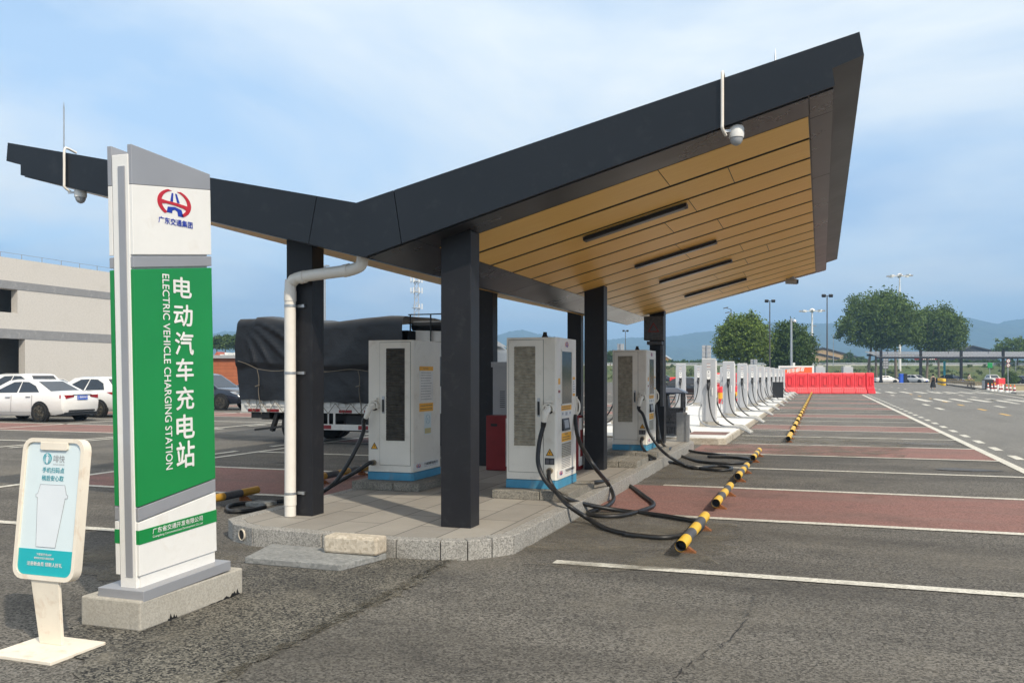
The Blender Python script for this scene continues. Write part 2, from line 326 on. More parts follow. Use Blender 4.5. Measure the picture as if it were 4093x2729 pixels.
for k in range(34):                                                   # dashed lane edges
    lines.append(rect(3.48, 3.64, 6+k*2.15, 6.95+k*2.15)); lines.append(rect(-11.62, -11.49, 4+k*2.15, 4.95+k*2.15))
    lines.append(rect(-16.85, -16.72, 4+k*2.15, 4.95+k*2.15))
lines += [rect(-17.25, -17.12, 3, 70), rect(-23.27, -23.13, 3, 70), rect(-29.4, -29.27, 3, 70)]
for k in range(-3, 20):
    y = 16.47 + 3.02*k
    lines.append(rect(-29.27, -17.25, y-.07, y+.07))
    if k % 3 == 1: red.append(rect(-29.27, -17.25, y+.07, y+2.95))
for k in range(7): lines.append(rect(12.9+k*1.0, 13.4+k*1.0, 63, 66) if 0 else rect(0,0.001,-50,-49.999))
# zebra crossing, lane dashes, yellow centre dashes on the drive to the right
for k in range(9): lines.append([(5.95+k*.93+.15*k, 58.5+k*.05), (6.38+k*.93+.15*k, 58.5+k*.05), (6.25+k*.93+.15*k, 65.7), (5.85+k*.93+.15*k, 65.7)])
for k in range(9): lines.append([(4.6+k*1.25, 84.5), (5.1+k*1.25, 84.5), (4.9+k*1.25, 92.0), (4.45+k*1.25, 92.0)])
for X, ys in ((10.33, (55.4, 62, 69.2, 75.5, 82.7, 90, 98)), (5.3, (50.7, 45, 74)), (8.5, (48.9,)), (6.1, (104, 112, 121)), (9.0, (108, 117, 128))):
    for y in ys: lines.append(rect(X-.12, X+.12, y, y+2.5))
ydash = [rect(6.92, 7.08, y, y+2.0) for y in (33.4, 39.3, 44.6, 51.2, 57.6, 64.5, 71.9, 78.6)]
lines.append([(13.05, 69.0), (13.3, 69.0), (15.1, 100.4), (17.8, 145), (17.6, 145), (14.85, 100.4)])
sheet('red_bays', red, .004, m_redbay); sheet('road_marking', [p for p in lines if p[0][1] > -40], .008, m_line); sheet('centre_marking', ydash, .008, m_yline)
# rough tar patch round the sign and its sandy rim
def rough(pts, amp, step, seed):
    g = random.Random(seed); o = []
    for i, p in enumerate(pts):
        q = pts[(i+1) % len(pts)]; L = math.dist(p, q); n = max(1, int(L/step))
        for j in range(n):
            t = j/n; o.append((p[0]+(q[0]-p[0])*t+g.uniform(-amp,amp), p[1]+(q[1]-p[1])*t+g.uniform(-amp,amp)))
    return o
q = [tuple(at(x, y).xy) for x, y in ((1810,2232),(1660,2335),(1390,2470),(1090,2610),(880,2740),(640,2900),(200,2900),(330,2660),(200,2560),(330,2490),(700,2400),(960,2330),(1000,2260),(1400,2286),(1620,2210),(1780,2200))]
sheet('tar_patch', [rough(q, .035, .05, 3)], .006, m_tar)
e = [tuple(at(x, y).xy) for x, y in ((1830,2226),(1690,2330),(1420,2470),(1120,2610),(910,2740),(840,2740),(1050,2612),(1360,2470),(1630,2335),(1790,2236))]
stain = []
for cx_, cy_, a_, b_, s_ in ((2.35, 22.6, .75, .32, 1), (2.3, 16.6, .5, .25, 2), (-9.2, 13.9, .35, .06, 5)):
    stain.append([(cx_+a_*math.cos(t/14*6.283)*random.Random(s_+t).uniform(.7,1.2), cy_+b_*math.sin(t/14*6.283)*random.Random(s_*9+t).uniform(.7,1.2)) for t in range(14)])
sheet('oil_stain', stain, .0095, speckle('oil_stain', (.03,.03,.03), (.12,.115,.11), 80, .6, bump=.002))

m_dust = speckle('sandy_dust', (.10,.09,.072), (.24,.215,.17), 90, .95, bump=.002)
dn = m_dust.node_tree; nz_ = N(dn, 'ShaderNodeTexNoise', Scale=1.1, Detail=8.0, Roughness=.7); dn.links.new(N(dn, 'ShaderNodeTexCoord').outputs['Object'], nz_.inputs['Vector'])
ra = N(dn, 'ShaderNodeMapRange'); ra.inputs['From Min'].default_value = .42; ra.inputs['From Max'].default_value = .70; ra.inputs['To Max'].default_value = .85; dn.links.new(nz_.outputs['Fac'], ra.inputs['Value']); dn.links.new(ra.outputs[0], dn.nodes['Principled BSDF'].inputs['Alpha'])
sheet('sandy_dust', [rough([(-2.55,7.4),(-1.9,6.9),(-.9,7.3),(-.75,9.6),(-1.3,10.1),(-2.55,10.3)], .12, .2, 12), rough([(-2.55,12.9),(-1.2,13.0),(-1.0,15.4),(-2.55,15.8)], .12, .2, 13), rough([(-6.4,5.6),(-5.2,5.5),(-4.6,6.3),(-4.9,7.0),(-5.5,7.0),(-6.3,7.3)], .12, .2, 14), rough([(-2.5,18.6),(1.5,18.5),(2.0,24),(-2.0,24)], .15, .3, 15), ], .012, m_dust)
m_rim = m_dust.copy(); m_rim.name = 'sandy_rim'
for n_ in m_rim.node_tree.nodes:
    if n_.type == 'TEX_NOISE' and abs(n_.inputs['Scale'].default_value-1.1) < .01: n_.inputs['Scale'].default_value = 7.0
sheet('sandy_rim', [rough(inset(e[::-1], -.06) if 0 else e, .05, .05, 4)], .0115, m_rim)
m_pdust = m_dust.copy(); m_pdust.name = 'pale_dust'
for n_ in m_pdust.node_tree.nodes:
    if n_.type == 'TEX_NOISE' and abs(n_.inputs['Scale'].default_value-1.1) < .01: n_.inputs['Scale'].default_value = .5
    if n_.type == 'MIX': n_.inputs[6].default_value = (.26,.245,.22,1); n_.inputs[7].default_value = (.50,.47,.43,1)
    if n_.type == 'MAP_RANGE' and abs(n_.inputs['To Max'].default_value-.85) < .01: n_.inputs['To Max'].default_value = .36
sheet('pale_dust', [rough([(-1.98,20.4),(3.0,22),(3.0,76),(-1.98,76)], .05, 1.5, 16), rough([(-1.98,20.5),(-.2,20.8),(-.1,76),(-1.98,76)], .05, 1.2, 17)], .0125, m_pdust)
crk = []
for pts_, s_ in (([(.5,4.9),(1.4,5.25),(2.6,5.45),(4.2,5.9)],1), ([(-.9,3.9),(-.75,4.7),(-.5,5.6),(-.45,6.6)],2), ([(-8.3,6.3),(-7.6,6.9),(-7.4,7.6),(-6.6,8.3)],3), ([(6.2,17),(6.9,20),(6.4,24),(7.3,29)],4)):
    g2 = random.Random(s_*7); path = [Vector(p_[:2]) for p_ in spline([(x,y,0) for x,y in pts_], 14)]; path = [p_+Vector((g2.uniform(-.03,.03),g2.uniform(-.03,.03))) for p_ in path]
    w_ = [g2.uniform(.001,.0045) for _ in path]; crk.append([(p_.x-w,p_.y) for p_, w in zip(path,w_)]+[(p_.x+w,p_.y) for p_, w in list(zip(path,w_))[::-1]])
sheet('asphalt_crack', crk, .0135, m_black)

# ------------------------------------------------------------------ first traffic island
KZ = .17
outl = [(-5.58,19.4),(-5.6,7.72),(-5.57,7.42),(-5.35,7.2),(-5.02,7.05),(-3.5,6.98),(-3.1,7.03),(-2.88,7.12),(-2.72,7.3),(-2.585,7.5),(-2.56,9.3),(-2.56,19.2),(-2.7,19.7),(-3.0,19.95),(-5.1,19.95),(-5.45,19.75)]
def inset(pts, d):
    n = len(pts); o = []
    for i in range(n):
        a, b, c = Vector(pts[i-1]), Vector(pts[i]), Vector(pts[(i+1) % n])
        n1 = Vector((-(b-a).y, (b-a).x)).normalized(); n2 = Vector((-(c-b).y, (c-b).x)).normalized(); nn = (n1+n2).normalized()
        o.append(tuple(b + nn*d/max(.4, nn.dot(n1))))
    return o
inn = inset(outl, .14); n = len(outl)
b = M(); g2 = random.Random(5)
for i in range(n):
    j = (i+1) % n; L = math.dist(outl[i], outl[j]); k = max(1, round(L/.62))
    for t in range(k):
        f0, f1 = t/k + .004/L*1.0, (t+1)/k - .004/L
        lerp = lambda A, B, f: (A[0]+(B[0]-A[0])*f, A[1]+(B[1]-A[1])*f)
        p = [lerp(outl[i],outl[j],f0), lerp(outl[i],outl[j],f1), lerp(inn[i],inn[j],f1), lerp(inn[i],inn[j],f0)]
        b.prism(p, XY, -.02, KZ + g2.uniform(-.002,.002))
tag(b.build('kerb', m_granite, bevel=.008), kind='structure')
tag(M().prism([p for p in inset(outl, .145)], XY, -.02, KZ-.004).build('pavement', m_paving), kind='structure')
d = thing('drain_pipe', 'short grey drain pipe mouth in the granite kerb left of the concrete slab', 'pipe', (-5.2,7.08,.09))
b = M(); b.T = Matrix.Translation((-5.185,7.128,.085)) @ Matrix.Rotation(R(-24),4,'Z')
ring = [(.055*math.cos(R(a)), .055*math.sin(R(a))) for a in range(0,360,20)]; ri = [(x*.84, z*.84) for x, z in ring]
k = len(ring)
b.add([(x,-.018,z) for x,z in ring]+[(x,-.018,z) for x,z in ri]+[(x,.1,z) for x,z in ring]+[(x,.1,z) for x,z in ri],
      [(i,(i+1)%k,(i+1)%k+k,i+k) for i in range(k)]+[(i,i+2*k,(i+1)%k+2*k,(i+1)%k) for i in range(k)]+[(i+k,(i+1)%k+k,(i+1)%k+3*k,i+3*k) for i in range(k)])
o = b.build('pipe_wall', m_pipe_grey, smooth=True)
b2 = M(); b2.T = b.T; b2.cyl((0,-.012,0),(0,-.005,0),.046); o2 = b2.build('pipe_bore', m_black)
def rebase(t, loc):
    loc = Vector(loc); t.location = loc
    for c in t.children: c.location = c.location - loc
    return t
def own(t, *parts):
    for p in parts: p.parent = t
    return t
d.location = (0,0,0); own(d, o, o2); rebase(d, (-5.2,7.08,.09))
b = M().prism([(-4.62,6.38),(-3.70,6.37),(-3.56,6.93),(-4.76,6.98)], XY, 0, .055)
sl = tag(b.build('drain_cover_slab', m_conc_grey, bevel=.008), 'flat grey concrete drain slab lying against the kerb front', 'slab')
b = M().box(-4.09,-3.57,6.76,6.96,.057,.205)
tag(b.build('stone_block', speckle('beige_stone',(.42,.36,.28),(.60,.53,.43),40,.9,(.35,.29,.22),4,.5,.004), bevel=.02), 'beige stone block resting on the drain slab by the kerb', 'block')

# ------------------------------------------------------------------ canopy
t = thing('canopy', 'dark V-shaped canopy with timber-look ceiling over the charging island', 'canopy')
Y0, Y1 = 7.40, 19.35
topP = [(-8.44,4.15),(-4.12,3.215),(.285,4.262)]
botP = [(.318,4.078),(.085,4.0),(.105,3.862),(-4.03,2.705),(-8.255,3.78),(-8.255,3.895),(-8.46,3.95)]
def sz(x, y):
    z = 2.705 + (.2798*(x+4.03) if x > -4.03 else -.2545*(x+4.03))
    return z - .11*abs(x+4.03)/4.2*(y-Y0)/(Y1-Y0)
def droop(x, y, z): return z - .11*abs(x+4.03)/4.2*(y-Y0)/(Y1-Y0)
prof = (topP + botP)[::-1]
prof = [q_ for i in range(len(prof)) for q_ in [(prof[i-1][0]+(prof[i][0]-prof[i-1][0])*k/8, prof[i-1][1]+(prof[i][1]-prof[i-1][1])*k/8) for k in range(1, 9)]]
b = M(); m_ = len(prof); ys = [Y0+.03+(Y1-Y0-.03)*k/30 for k in range(31)]
b.add([(x, y, droop(x,y,z)) for y in ys for x, z in prof],
      [tuple(range(m_)), tuple(range(30*m_,31*m_))[::-1]]+[(k*m_+i,k*m_+i+m_,k*m_+(i+1)%m_+m_,k*m_+(i+1)%m_) for k in range(30) for i in range(m_)])
own(t, b.build('roof_shell', m_fascia))
cuts = [(-8.6,-4.60),(-4.592,-3.70),(-3.692,.6)]
b = M()
def zt(x): return 3.215+(-.2164*(x+4.12) if x < -4.12 else .2377*(x+4.12))
b.prism([(-8.46,3.95),(-8.255,3.895),(-8.255,3.78),(-4.64,2.86),(-4.55,3.308),(-8.44,4.15)], XZ, Y0, Y0+.028)
b.prism([(-4.632,2.858),(-4.03,2.705),(-3.655,2.81),(-3.735,3.306),(-4.12,3.215),(-4.542,3.306)], XZ, Y0, Y0+.028)
b.prism([(-3.647,2.812),(.105,3.862),(.085,4.0),(.318,4.078),(.285,4.262),(-3.727,3.308)], XZ, Y0, Y0+.028)
own(t, b.build('fascia', m_fascia))
def under(mb, x0, x1, y0, y1, dz0, dz1):
    v = [(x, y, sz(x,y)+d) for d in (dz0, dz1) for x, y in ((x0,y0),(x1,y0),(x1,y1),(x0,y1))]
    return mb.add(v, [(0,1,2,3),(7,6,5,4),(0,4,5,1),(1,5,6,2),(2,6,7,3),(3,7,4,0)])
b = M()
for xs in ((-3.525,-4.022),(-4.038,-4.55)):
    x0, x1 = min(xs), max(xs)
    for ya, yb in ((7.44,8.9),(8.91,11.3),(11.31,13.7),(13.71,16.1),(16.11,19.33)): under(b, x0, x1, ya, yb, -.009, -.001)
for x0, x1 in ((-.085,.095),(-8.24,-8.05)):
    for ya, yb in ((7.44,8.03),(8.04,10.4),(10.41,13.6),(13.61,16.8),(16.81,19.33)): under(b, x0, x1, ya, yb, -.009, -.001)
for x0, x1 in ((-3.515,-.095),(-8.04,-4.56)):
    under(b, x0, x1, 7.44, 7.93, -.009, -.001); under(b, x0, x1, 19.13, 19.33, -.009, -.001)
own(t, b.build('soffit_border', m_soffit))
m_wood = bpy.data.materials.new('timber_laminate'); m_wood.use_nodes = True; w_ = m_wood.node_tree; bs = w_.nodes['Principled BSDF']
tcn = N(w_, 'ShaderNodeTexCoord'); mp = N(w_, 'ShaderNodeMapping'); mp.inputs['Scale'].default_value = (.8, 9, 3); w_.links.new(tcn.outputs['Object'], mp.inputs[0])
nn = N(w_, 'ShaderNodeTexNoise', Scale=2.0, Detail=8.0, Roughness=.65, Distortion=.3); w_.links.new(mp.outputs[0], nn.inputs['Vector'])
kk = N(w_, 'ShaderNodeMix', data_type='RGBA'); w_.links.new(nn.outputs['Fac'], kk.inputs[0]); kk.inputs[6].default_value = (.86,.47,.095,1); kk.inputs[7].default_value = (.98,.64,.17,1)
w_.links.new(kk.outputs[2], bs.inputs['Base Color']); bs.inputs['Roughness'].default_value = .42; bs.inputs['Specular IOR Level'].default_value = .5
b = M(); g2 = random.Random(11)
for side in (0, 1):
    x0, x1 = ((-3.515,-.10),(-8.04,-4.56))[side]
    for k in range(15):
        ya = 7.95+k*.745; yb = ya+.672; j = g2.uniform(-1.9,-.75) if side == 0 else g2.uniform(-7,-5.5); d_ = g2.uniform(-.0015,.0015)
        under(b, x0, j-.004, ya, yb, -.011+d_, -.008); under(b, j+.004, x1, ya, yb, -.011+d_, -.008)
own(t, b.build('plank_ceiling', m_wood))
def on_soffit(x, y):
    for k in range(760, 1940, 2):
        p = at(x, y, Y=k/100)
        if p.z >= sz(p.x, p.y): return p
    return p
for (xa, ya), (xb, yb) in (((1340,540),(1580,465)),((1457,605),(1648,550)),((1513,641),(1683,595)),((1571,675),(1716,637))):
    p, q_ = on_soffit(xa*1.7402, ya*1.7402), on_soffit(xb*1.7402, yb*1.7402); yy = (p.y+q_.y)/2
    o = under(M(), p.x, q_.x, yy-.07, yy+.07, -.06, -.024).build('ceiling_light', m_black); own(t, o)
    o2 = under(M(), p.x+.03, q_.x-.03, yy-.045, yy+.045, -.064, -.061).build('lens', mat('lamp_lens', (.03,.03,.032), .3)); o2.parent = o
for X0 in (-3.393,-5.18):
    for Yc in (7.71 if X0 > -4 else 7.85,13.1,18.55):
        b = M().box(X0, X0+.305, Yc, Yc+.225, KZ-.004, 2.95 if X0 > -4 else 2.99); o = b.build('column', m_column, bevel=.006); own(t, o)
for X in (-7.75,-.35):
    Y = 7.5 if X < -5 else 7.55
    hh = .56 if X < -5 else .15
    own(t, M().tube([(X,Y,zt(X)-.02),(X,Y,zt(X)+hh-.07),(X,Y,zt(X)+hh)], [.008,.008,.001], 8).build('lightning_rod', m_steel, smooth=True))
dp = M()
pts = spline([(-5.085,7.775,KZ),(-5.085,7.775,1.2),(-5.085,7.775,2.44),(-5.05,7.77,2.545),(-4.93,7.75,2.585),(-4.4,7.66,2.615),(-4.26,7.63,2.63),(-4.18,7.61,2.67),(-4.16,7.60,2.80)], 6)
o = dp.tube(pts, .057, 18).build('drainpipe', m_pipe, smooth=True); own(t, o)
for sk in range(4):
  b = M()
  if sk < 2:
    z_ = (KZ+.16, 2.40)[sk]; b.cyl((-5.085,7.775,z_-.05),(-5.085,7.775,z_+.05),.062,n=18)
  elif sk == 2: b.cyl((-4.95,7.753,2.578),(-4.89,7.742,2.586)  ,.063,n=18)
  else: b.cyl((-4.40,7.66,2.614),(-4.33,7.645,2.622),.063,n=18)
  b.build('pipe_socket', m_pipe, smooth=True).parent = o
for z_ in (.40, 1.62, 2.30):
    b = M(); b.cyl((-5.085,7.775,z_-.012),(-5.085,7.775,z_+.012),.0605,n=18); b.box(-5.04,-4.95,7.833,7.849,z_-.014,z_+.014); b.bar((-4.975,7.83,z_),(-4.95,7.83,z_),.03,.03)
    b.build('pipe_clamp', m_steel, smooth=True).parent = o
rebase(t, (-4.14,13,0))

def dome_camera(label, x, side):
    yb = Y0; t = thing('security_camera', label, 'camera'); b = M()
    xo = x + .07
    b.tube(spline([(x, yb+.14, zt(x)+.03),(x, yb+.02, zt(x)+.05),(x,yb-.02,zt(x)+.02),(x,yb-.022,zt(x)-.15),(x,yb-.022,sz(x,yb)+.03),(x-.0,yb-.015,sz(x,yb)-.02),(x+.02,yb+.05,sz(x,yb)-.06)],5), .013, 10)
    own(t, b.build('conduit', m_pipe_grey if side < 0 else m_pipe, smooth=True))
    z = sz(xo, yb) - .02; b = M(); b.lathe([(.055,.02),(.062,0),(.064,-.05),(.06,-.075)], (xo+.03*side, yb+.10, z), 16)
    own(t, b.build('housing', m_white, smooth=True))
    b = M(); b.lathe([(.054,-.074),(.05,-.10),(.036,-.125),(.012,-.138)], (xo+.03*side, yb+.10, z), 16); own(t, b.build('dome', m_grey_cab, smooth=True))
    b = M(); b.bar((x, yb+.03, z-.03),(xo+.02,yb+.08,z-.02),.02,.02)
    own(t, b.build('bracket', m_steel)); return rebase(t, (xo, yb+.1, z))
dome_camera('white dome camera with conduit under the high right part of the canopy edge', -.755, 1)
dome_camera('dome camera with beige conduit under the low left wing of the canopy', -7.62, 1)
p = on_soffit(3138, 1118); p = Vector((-.55, 18.9, sz(-.55,18.9)))
t = thing('security_camera', 'small dark camera below the far right end of the timber ceiling', 'camera')
b = M(); b.cyl(p,(p.x,p.y,p.z-.06),.05); b.cyl((p.x-.12,p.y-.02,p.z-.09),(p.x+.10,p.y-.05,p.z-.11),.055); own(t, b.build('housing', m_grey_cab, smooth=True))
b = M(); b.cyl((p.x+.10,p.y-.05,p.z-.11),(p.x+.125,p.y-.053,p.z-.113),.045); own(t, b.build('lens', m_screen)); rebase(t, p)

# electrical boxes on the far right column
t = thing('electrical_box', 'dark electrical box with warning triangle high on the far right column', 'electrical box')
bx = [at(2578,1266,Y=18.4), at(2652,1360,Y=18.4)]
x0, x1, z0, z1 = bx[0].x, bx[1].x+.02, bx[1].z, bx[0].z
own(t, M().box(x0,x1,18.27,18.545,z0,z1).build('box_body', m_blackpaint, bevel=.006))
own(t, M().box(x0+.02,x1-.02,18.262,18.268,z0+.03,z1-.03).build('box_door', m_blackpaint))
b = M(); xc, zc_ = (x0+x1)/2, (z0+z1)/2
b.prism([(xc-.12,zc_-.08),(xc+.12,zc_-.08),(xc,zc_+.12)], XZ, 18.257, 18.261); o = b.build('warning_sign', m_firered); own(t, o)
M().prism([(xc-.085,zc_-.06),(xc+.085,zc_-.06),(xc,zc_+.085)], XZ, 18.253, 18.2565).build('sign_face', m_blackpaint).parent = o
own(t, M().box(x0+.06,x1-.04,18.29,18.545,z0-.09,z0-.02).build('cable_trunk', m_blackpaint), M().box(x1-.09,x1-.035,18.42,18.545,.95,z0-.1).build('cable_duct', m_blackpaint))
rebase(t, (xc, 18.4, z0))

# ------------------------------------------------------------------ totem sign
SX, LX = -4.075, -4.06
def sg(x, y, X=SX): p = at(x, y, X=X); p.y += (p.z-.19)*math.tan(R(1.6)); return p
t = thing('totem_sign', 'tall green and white sign pillar lettered for electric vehicle charging', 'sign')
b = M().box(-4.225,-4.098,4.54,5.285,.255,2.995); own(t, b.build('core', m_white, bevel=.004))
own(t, M().box(-4.172,-4.122,4.533,4.542,.33,2.92).build('edge_channel', m_signgrey))
def face(X0, X1):
    f = lambda a, b_, k: (k, a, b_)
    ya, yb = 4.545, 5.305
    P = {}
    P['cap_panel'] = (m_signgrey, [(ya,2.805),(yb,2.895),(yb,3.005),(ya,3.055)])
    P['logo_panel'] = (m_white, [(ya,2.365),(yb,2.44),(yb,2.893),(ya,2.803)])
    P['upper_band'] = (m_signgrey, [(ya,2.285),(yb,2.36),(yb,2.428),(ya,2.353)])
    P['green_panel'] = (m_green, [(ya,.775),(yb,.855),(yb,2.348),(ya,2.273)])
    P['lower_band'] = (m_signgrey, [(ya,.685),(yb,.765),(yb,.848),(ya,.768)])
    P['base_panel'] = (m_white, [(ya,.335),(yb,.335),(yb,.755),(ya,.675)])
    P['green_stripe'] = (m_green, [(ya-.001,.535),(yb+.001,.545),(yb+.001,.63),(ya-.001,.625)])
    for k, (mm, pts) in P.items():
        e = .003 if k == 'green_stripe' else 0
        own(t, M().prism(pts, f, X0-e, X1+e).build(k, mm, bevel=0 if e else .003))
face(SX-.032, SX); face(-4.265,-4.233)
for z_ in (.45, 1.5, 2.45, 2.9): own(t, M().box(-4.234,-4.226,4.66,4.70,z_,z_+.03).build('bracket', m_signgrey))
own(t, M().box(-4.36,-4.0,4.49,5.36,.19,.258).build('base_plate', m_signgrey, bevel=.004))
own(t, M().box(-4.222,-4.085,4.563,5.295,.256,.335).build('foot', m_white))
Yv, Zv = Vector((0,1,0)), Vector((0,0,1))
def sign_text(name, body, x0, y0, x1, y1, mm, bold, uy=None, w=None):
    """box given by opposite corners measured on the panel"""
    p0, p1 = sg(x0, y0), sg(x1, y1)
    own(t, text(name, body, mm, None, (SX, min(p0.y,p1.y), min(p0.z,p1.z)), Yv, Zv, abs(p1.y-p0.y), abs(p1.z-p0.z), bold))
m_sgtext = mat('sign_lettering', (.80,.79,.76), .5)
chars = '电动汽车充电站'; tops = [(692,1105,764,1195),(693,1216,768,1307),(698,1326,772,1420),(702,1434,772,1522),(702,1548,774,1635),(704,1660,776,1748),(704,1768,777,1862)]
for ch, (xa, ya, xb, yb) in zip(chars, tops): sign_text('lettering', ch, xa, ya, xb, yb, m_sgtext, .018)
pe0, pe1 = sg(632,870), sg(768,890)
pa, pb = sg(647,1092), sg(683,1092); pc = sg(661,1876)
own(t, text('lettering', 'ELECTRIC VEHICLE CHARGING STATION', m_sgtext, None, (SX, pa.y, pa.z), -Zv, Yv, pa.z-pc.z, (pb.y-pa.y)*.75, .01))
own(t, text('lettering', '广东交通集团', m_blue, None, (SX, pe0.y, 2.597), Yv, Zv, pe1.y-pe0.y, .043, .02))
own(t, text('lettering', '广东省交通开发有限公司', m_sgtext, None, (SX+.003, 4.66, .582), Yv, Zv, .49, .036, .006))
own(t, text('lettering', 'Guangdong Communications Development Co.,Ltd', m_sgtext, None, (SX+.003, 4.66, .553), Yv, Zv, .49, .019, .0))
def arcp(cx_, cy_, r, a0, a1, n=18): return [(cx_+r*math.cos(R(a0+(a1-a0)*i/n)), cy_+r*math.sin(R(a0+(a1-a0)*i/n))) for i in range(n+1)]
def emblem(parent, org, ux, uy, w, h, red_m, blue_m):
    """crescent ring crossed by a bridge and a road, in a unit box -1..1"""
    ux, uy = Vector(ux), Vector(uy); nz = ux.cross(uy); org = Vector(org)
    f = lambda lift: (lambda a, b_, k: org + ux*(a*w/2) + uy*(b_*h/2) + nz*(k+lift))
    def ringpoly(mb, outer, inner, m=0, lift=.0):
        for i in range(len(outer)-1):
            mb.prism([outer[i], outer[i+1], inner[i+1], inner[i]], f(lift), .001, .003, m)
    mb = M()
    ringpoly(mb, arcp(0,0,1,112,235), arcp(.13,.02,.90,108,232), 0); ringpoly(mb, arcp(0,0,1,68,-60), arcp(-.13,.02,.90,72,-56), 0)
    up = [(-.92,.16),(-.5,.09),(0,.07),(.5,.02),(.9,-.04)]; lo = [(-.9,-.20),(-.5,-.10),(0,-.13),(.5,-.22),(.84,-.42)]
    for i in range(4): mb.prism([lo[i],lo[i+1],up[i+1],up[i]], f(.0005), .001, .0035)
    parent_parts = [mb.build('emblem_ring', red_m)]
    mb = M()
    for sgn in (-1, 1):
        mb.prism([(sgn*.12-.05+sgn*.08,.1),(sgn*.12+.1+sgn*.08,.1),(sgn*.1+.03,.72),(sgn*.1-.06,.72)], f(0), .001, .003)
    ringpoly(mb, [(-.48,-.72),(-.4,-.32),(0,-.24),(.4,-.36),(.52,-.86)], [(-.16,-.72),(-.14,-.52),(0,-.44),(.16,-.54),(.2,-.86)])
    parent_parts.append(mb.build('emblem_bridge', blue_m)); own(parent, *parent_parts)
pm0 = sg(697,806); pl_, pr_ = sg(630,806), sg(764,806); pt_, pb_ = sg(697,744), sg(697,871)
emblem(t, (SX, pm0.y, 2.742), Yv, Zv, pr_.y-pl_.y, .185, m_red, m_blue)
rebase(t, (-4.15, 4.9, .19)); t.rotation_euler = (R(1.6), 0, 0)
b = M().box(-4.47,-4.0,4.46,5.5,0,.19)
tag(b.build('concrete_plinth', m_conc, bevel=.012), 'worn concrete plinth under the green sign pillar with tar stains at its foot', 'plinth')
# tar smears on the foot of the plinth are paint with a shape of their own
tagp = M(); g2 = random.Random(8)
for y, w, h in ((4.70,.10,.055),(5.08,.34,.035),(5.34,.14,.06)):
    k = 9; up_ = [(-3.9985, y+w*(1-q_/k), h*math.sin(math.pi*q_/k)**.6*g2.uniform(.25,1)) for q_ in range(k+1)]
    tagp.add([(-3.9985,y,.003),(-3.9985,y+w,.003)]+up_, [tuple(range(k+3))])
tp = tagp.build('tar_smear', m_black); pl = [o for o in bpy.data.objects if o.name == 'concrete_plinth'][0]; tp.parent = pl

# ------------------------------------------------------------------ phone-shaped standee
t = thing('phone_standee', 'cream phone-shaped display stand with pale and teal poster on a square foot', 'display stand')
own(t, M().box(-4.41,-3.95,3.78,4.18,0,.022).build('base_plate', m_cream, bevel=.004))
b = M(); b.add([(-4.30,4.03,.022),(-4.13,4.03,.022),(-4.13,4.05,.022),(-4.30,4.05,.022),(-4.33,3.995,.41),(-4.12,3.995,.41),(-4.12,4.015,.41),(-4.33,4.015,.41)], [(3,2,1,0),(4,5,6,7),(0,1,5,4),(1,2,6,5),(2,3,7,6),(3,0,4,7)])
own(t, b.build('post', m_cream, bevel=.003))
T_ = Matrix.Translation((-4.465,3.985,.405)) @ Matrix.Rotation(R(-6), 4, 'X')
W_, H_ = .465, .825
def kb(): q_ = M(); q_.T = T_; return q_
UX, UZ = (1,0,0), (0,0,1)
def rr(w, h, r, ox=0, oz=0):
    o = []
    for cx_, cz_, a0 in ((w-r,h-r,0),(r,h-r,90),(r,r,180),(w-r,r,270)): o += [(ox+cx_+r*math.cos(R(a0+a)), oz+cz_+r*math.sin(R(a0+a))) for a in (0,22.5,45,67.5,90)]
    return o
oi, oo = rr(W_-.05,H_-.05,.05,.025,.025), rr(W_,H_,.07)
b = kb(); k = len(oo)
b.add([(x,0,z) for x,z in oo]+[(x,0,z) for x,z in oi]+[(x,.014,z) for x,z in oi]+[(x,.058,z) for x,z in oo],
      [(i,(i+1)%k,(i+1)%k+k,i+k) for i in range(k)]+[(i+k,(i+1)%k+k,(i+1)%k+2*k,i+2*k) for i in range(k)]+[(i,i+3*k,(i+1)%k+3*k,(i+1)%k) for i in range(k)]+[tuple(range(3*k,4*k))])
own(t, b.build('frame', m_cream, smooth=True, ang=30))
b = kb(); b.prism(rr(W_-.052,H_-.052,.05,.026,.026), XZ, .012, .016); own(t, b.build('poster', m_pale))
b = kb(); lo = [p for p in rr(W_-.054,.3,.05,.027,.027) if p[1] < .1]; b.prism(lo+[(W_-.027,.175),(.027,.175)], XZ, .0095, .0118); own(t, b.build('teal_footer', m_teal))
b = kb(); b.prism([(.135,H_-.024),(.135,H_-.062),(.143,H_-.07),(.332,H_-.07),(.34,H_-.062),(.34,H_-.024)], XZ, -.002, .012); own(t, b.build('notch_tab', m_cream, bevel=.002))
cup = [(a_, .19+(z_-.21)*.955) for a_, z_ in [(.155,.21),(.30,.21),(.345,.51),(.362,.512),(.362,.53),(.352,.532),(.335,.59),(.15,.59),(.135,.532),(.122,.53),(.122,.512),(.135,.51)]]
b = kb(); b.prism(cup, XZ, .0098, .0112); own(t, b.build('cup_print', m_cup))
b = kb()
for i in range(len(cup)):
    p, q_ = cup[i], cup[(i+1) % len(cup)]; b.bar((p[0],.0095,p[1]),(q_[0],.0095,q_[1]),.0016,.0016)
own(t, b.build('cup_outline', m_greyink))
b = kb(); cxl, czl = .185, .705
b.prism(arcp(cxl,czl,.033,0,360,24)[:-1], XZ, .0092, .011); own(t, b.build('roundel', m_tealtext))
b = kb(); b.prism([(cxl-.006,czl-.028),(cxl+.006,czl-.028),(cxl+.010,czl-.004),(cxl+.008,czl+.012),(cxl,czl+.018),(cxl-.008,czl+.012),(cxl-.010,czl-.004)], XZ, .0086, .0091)
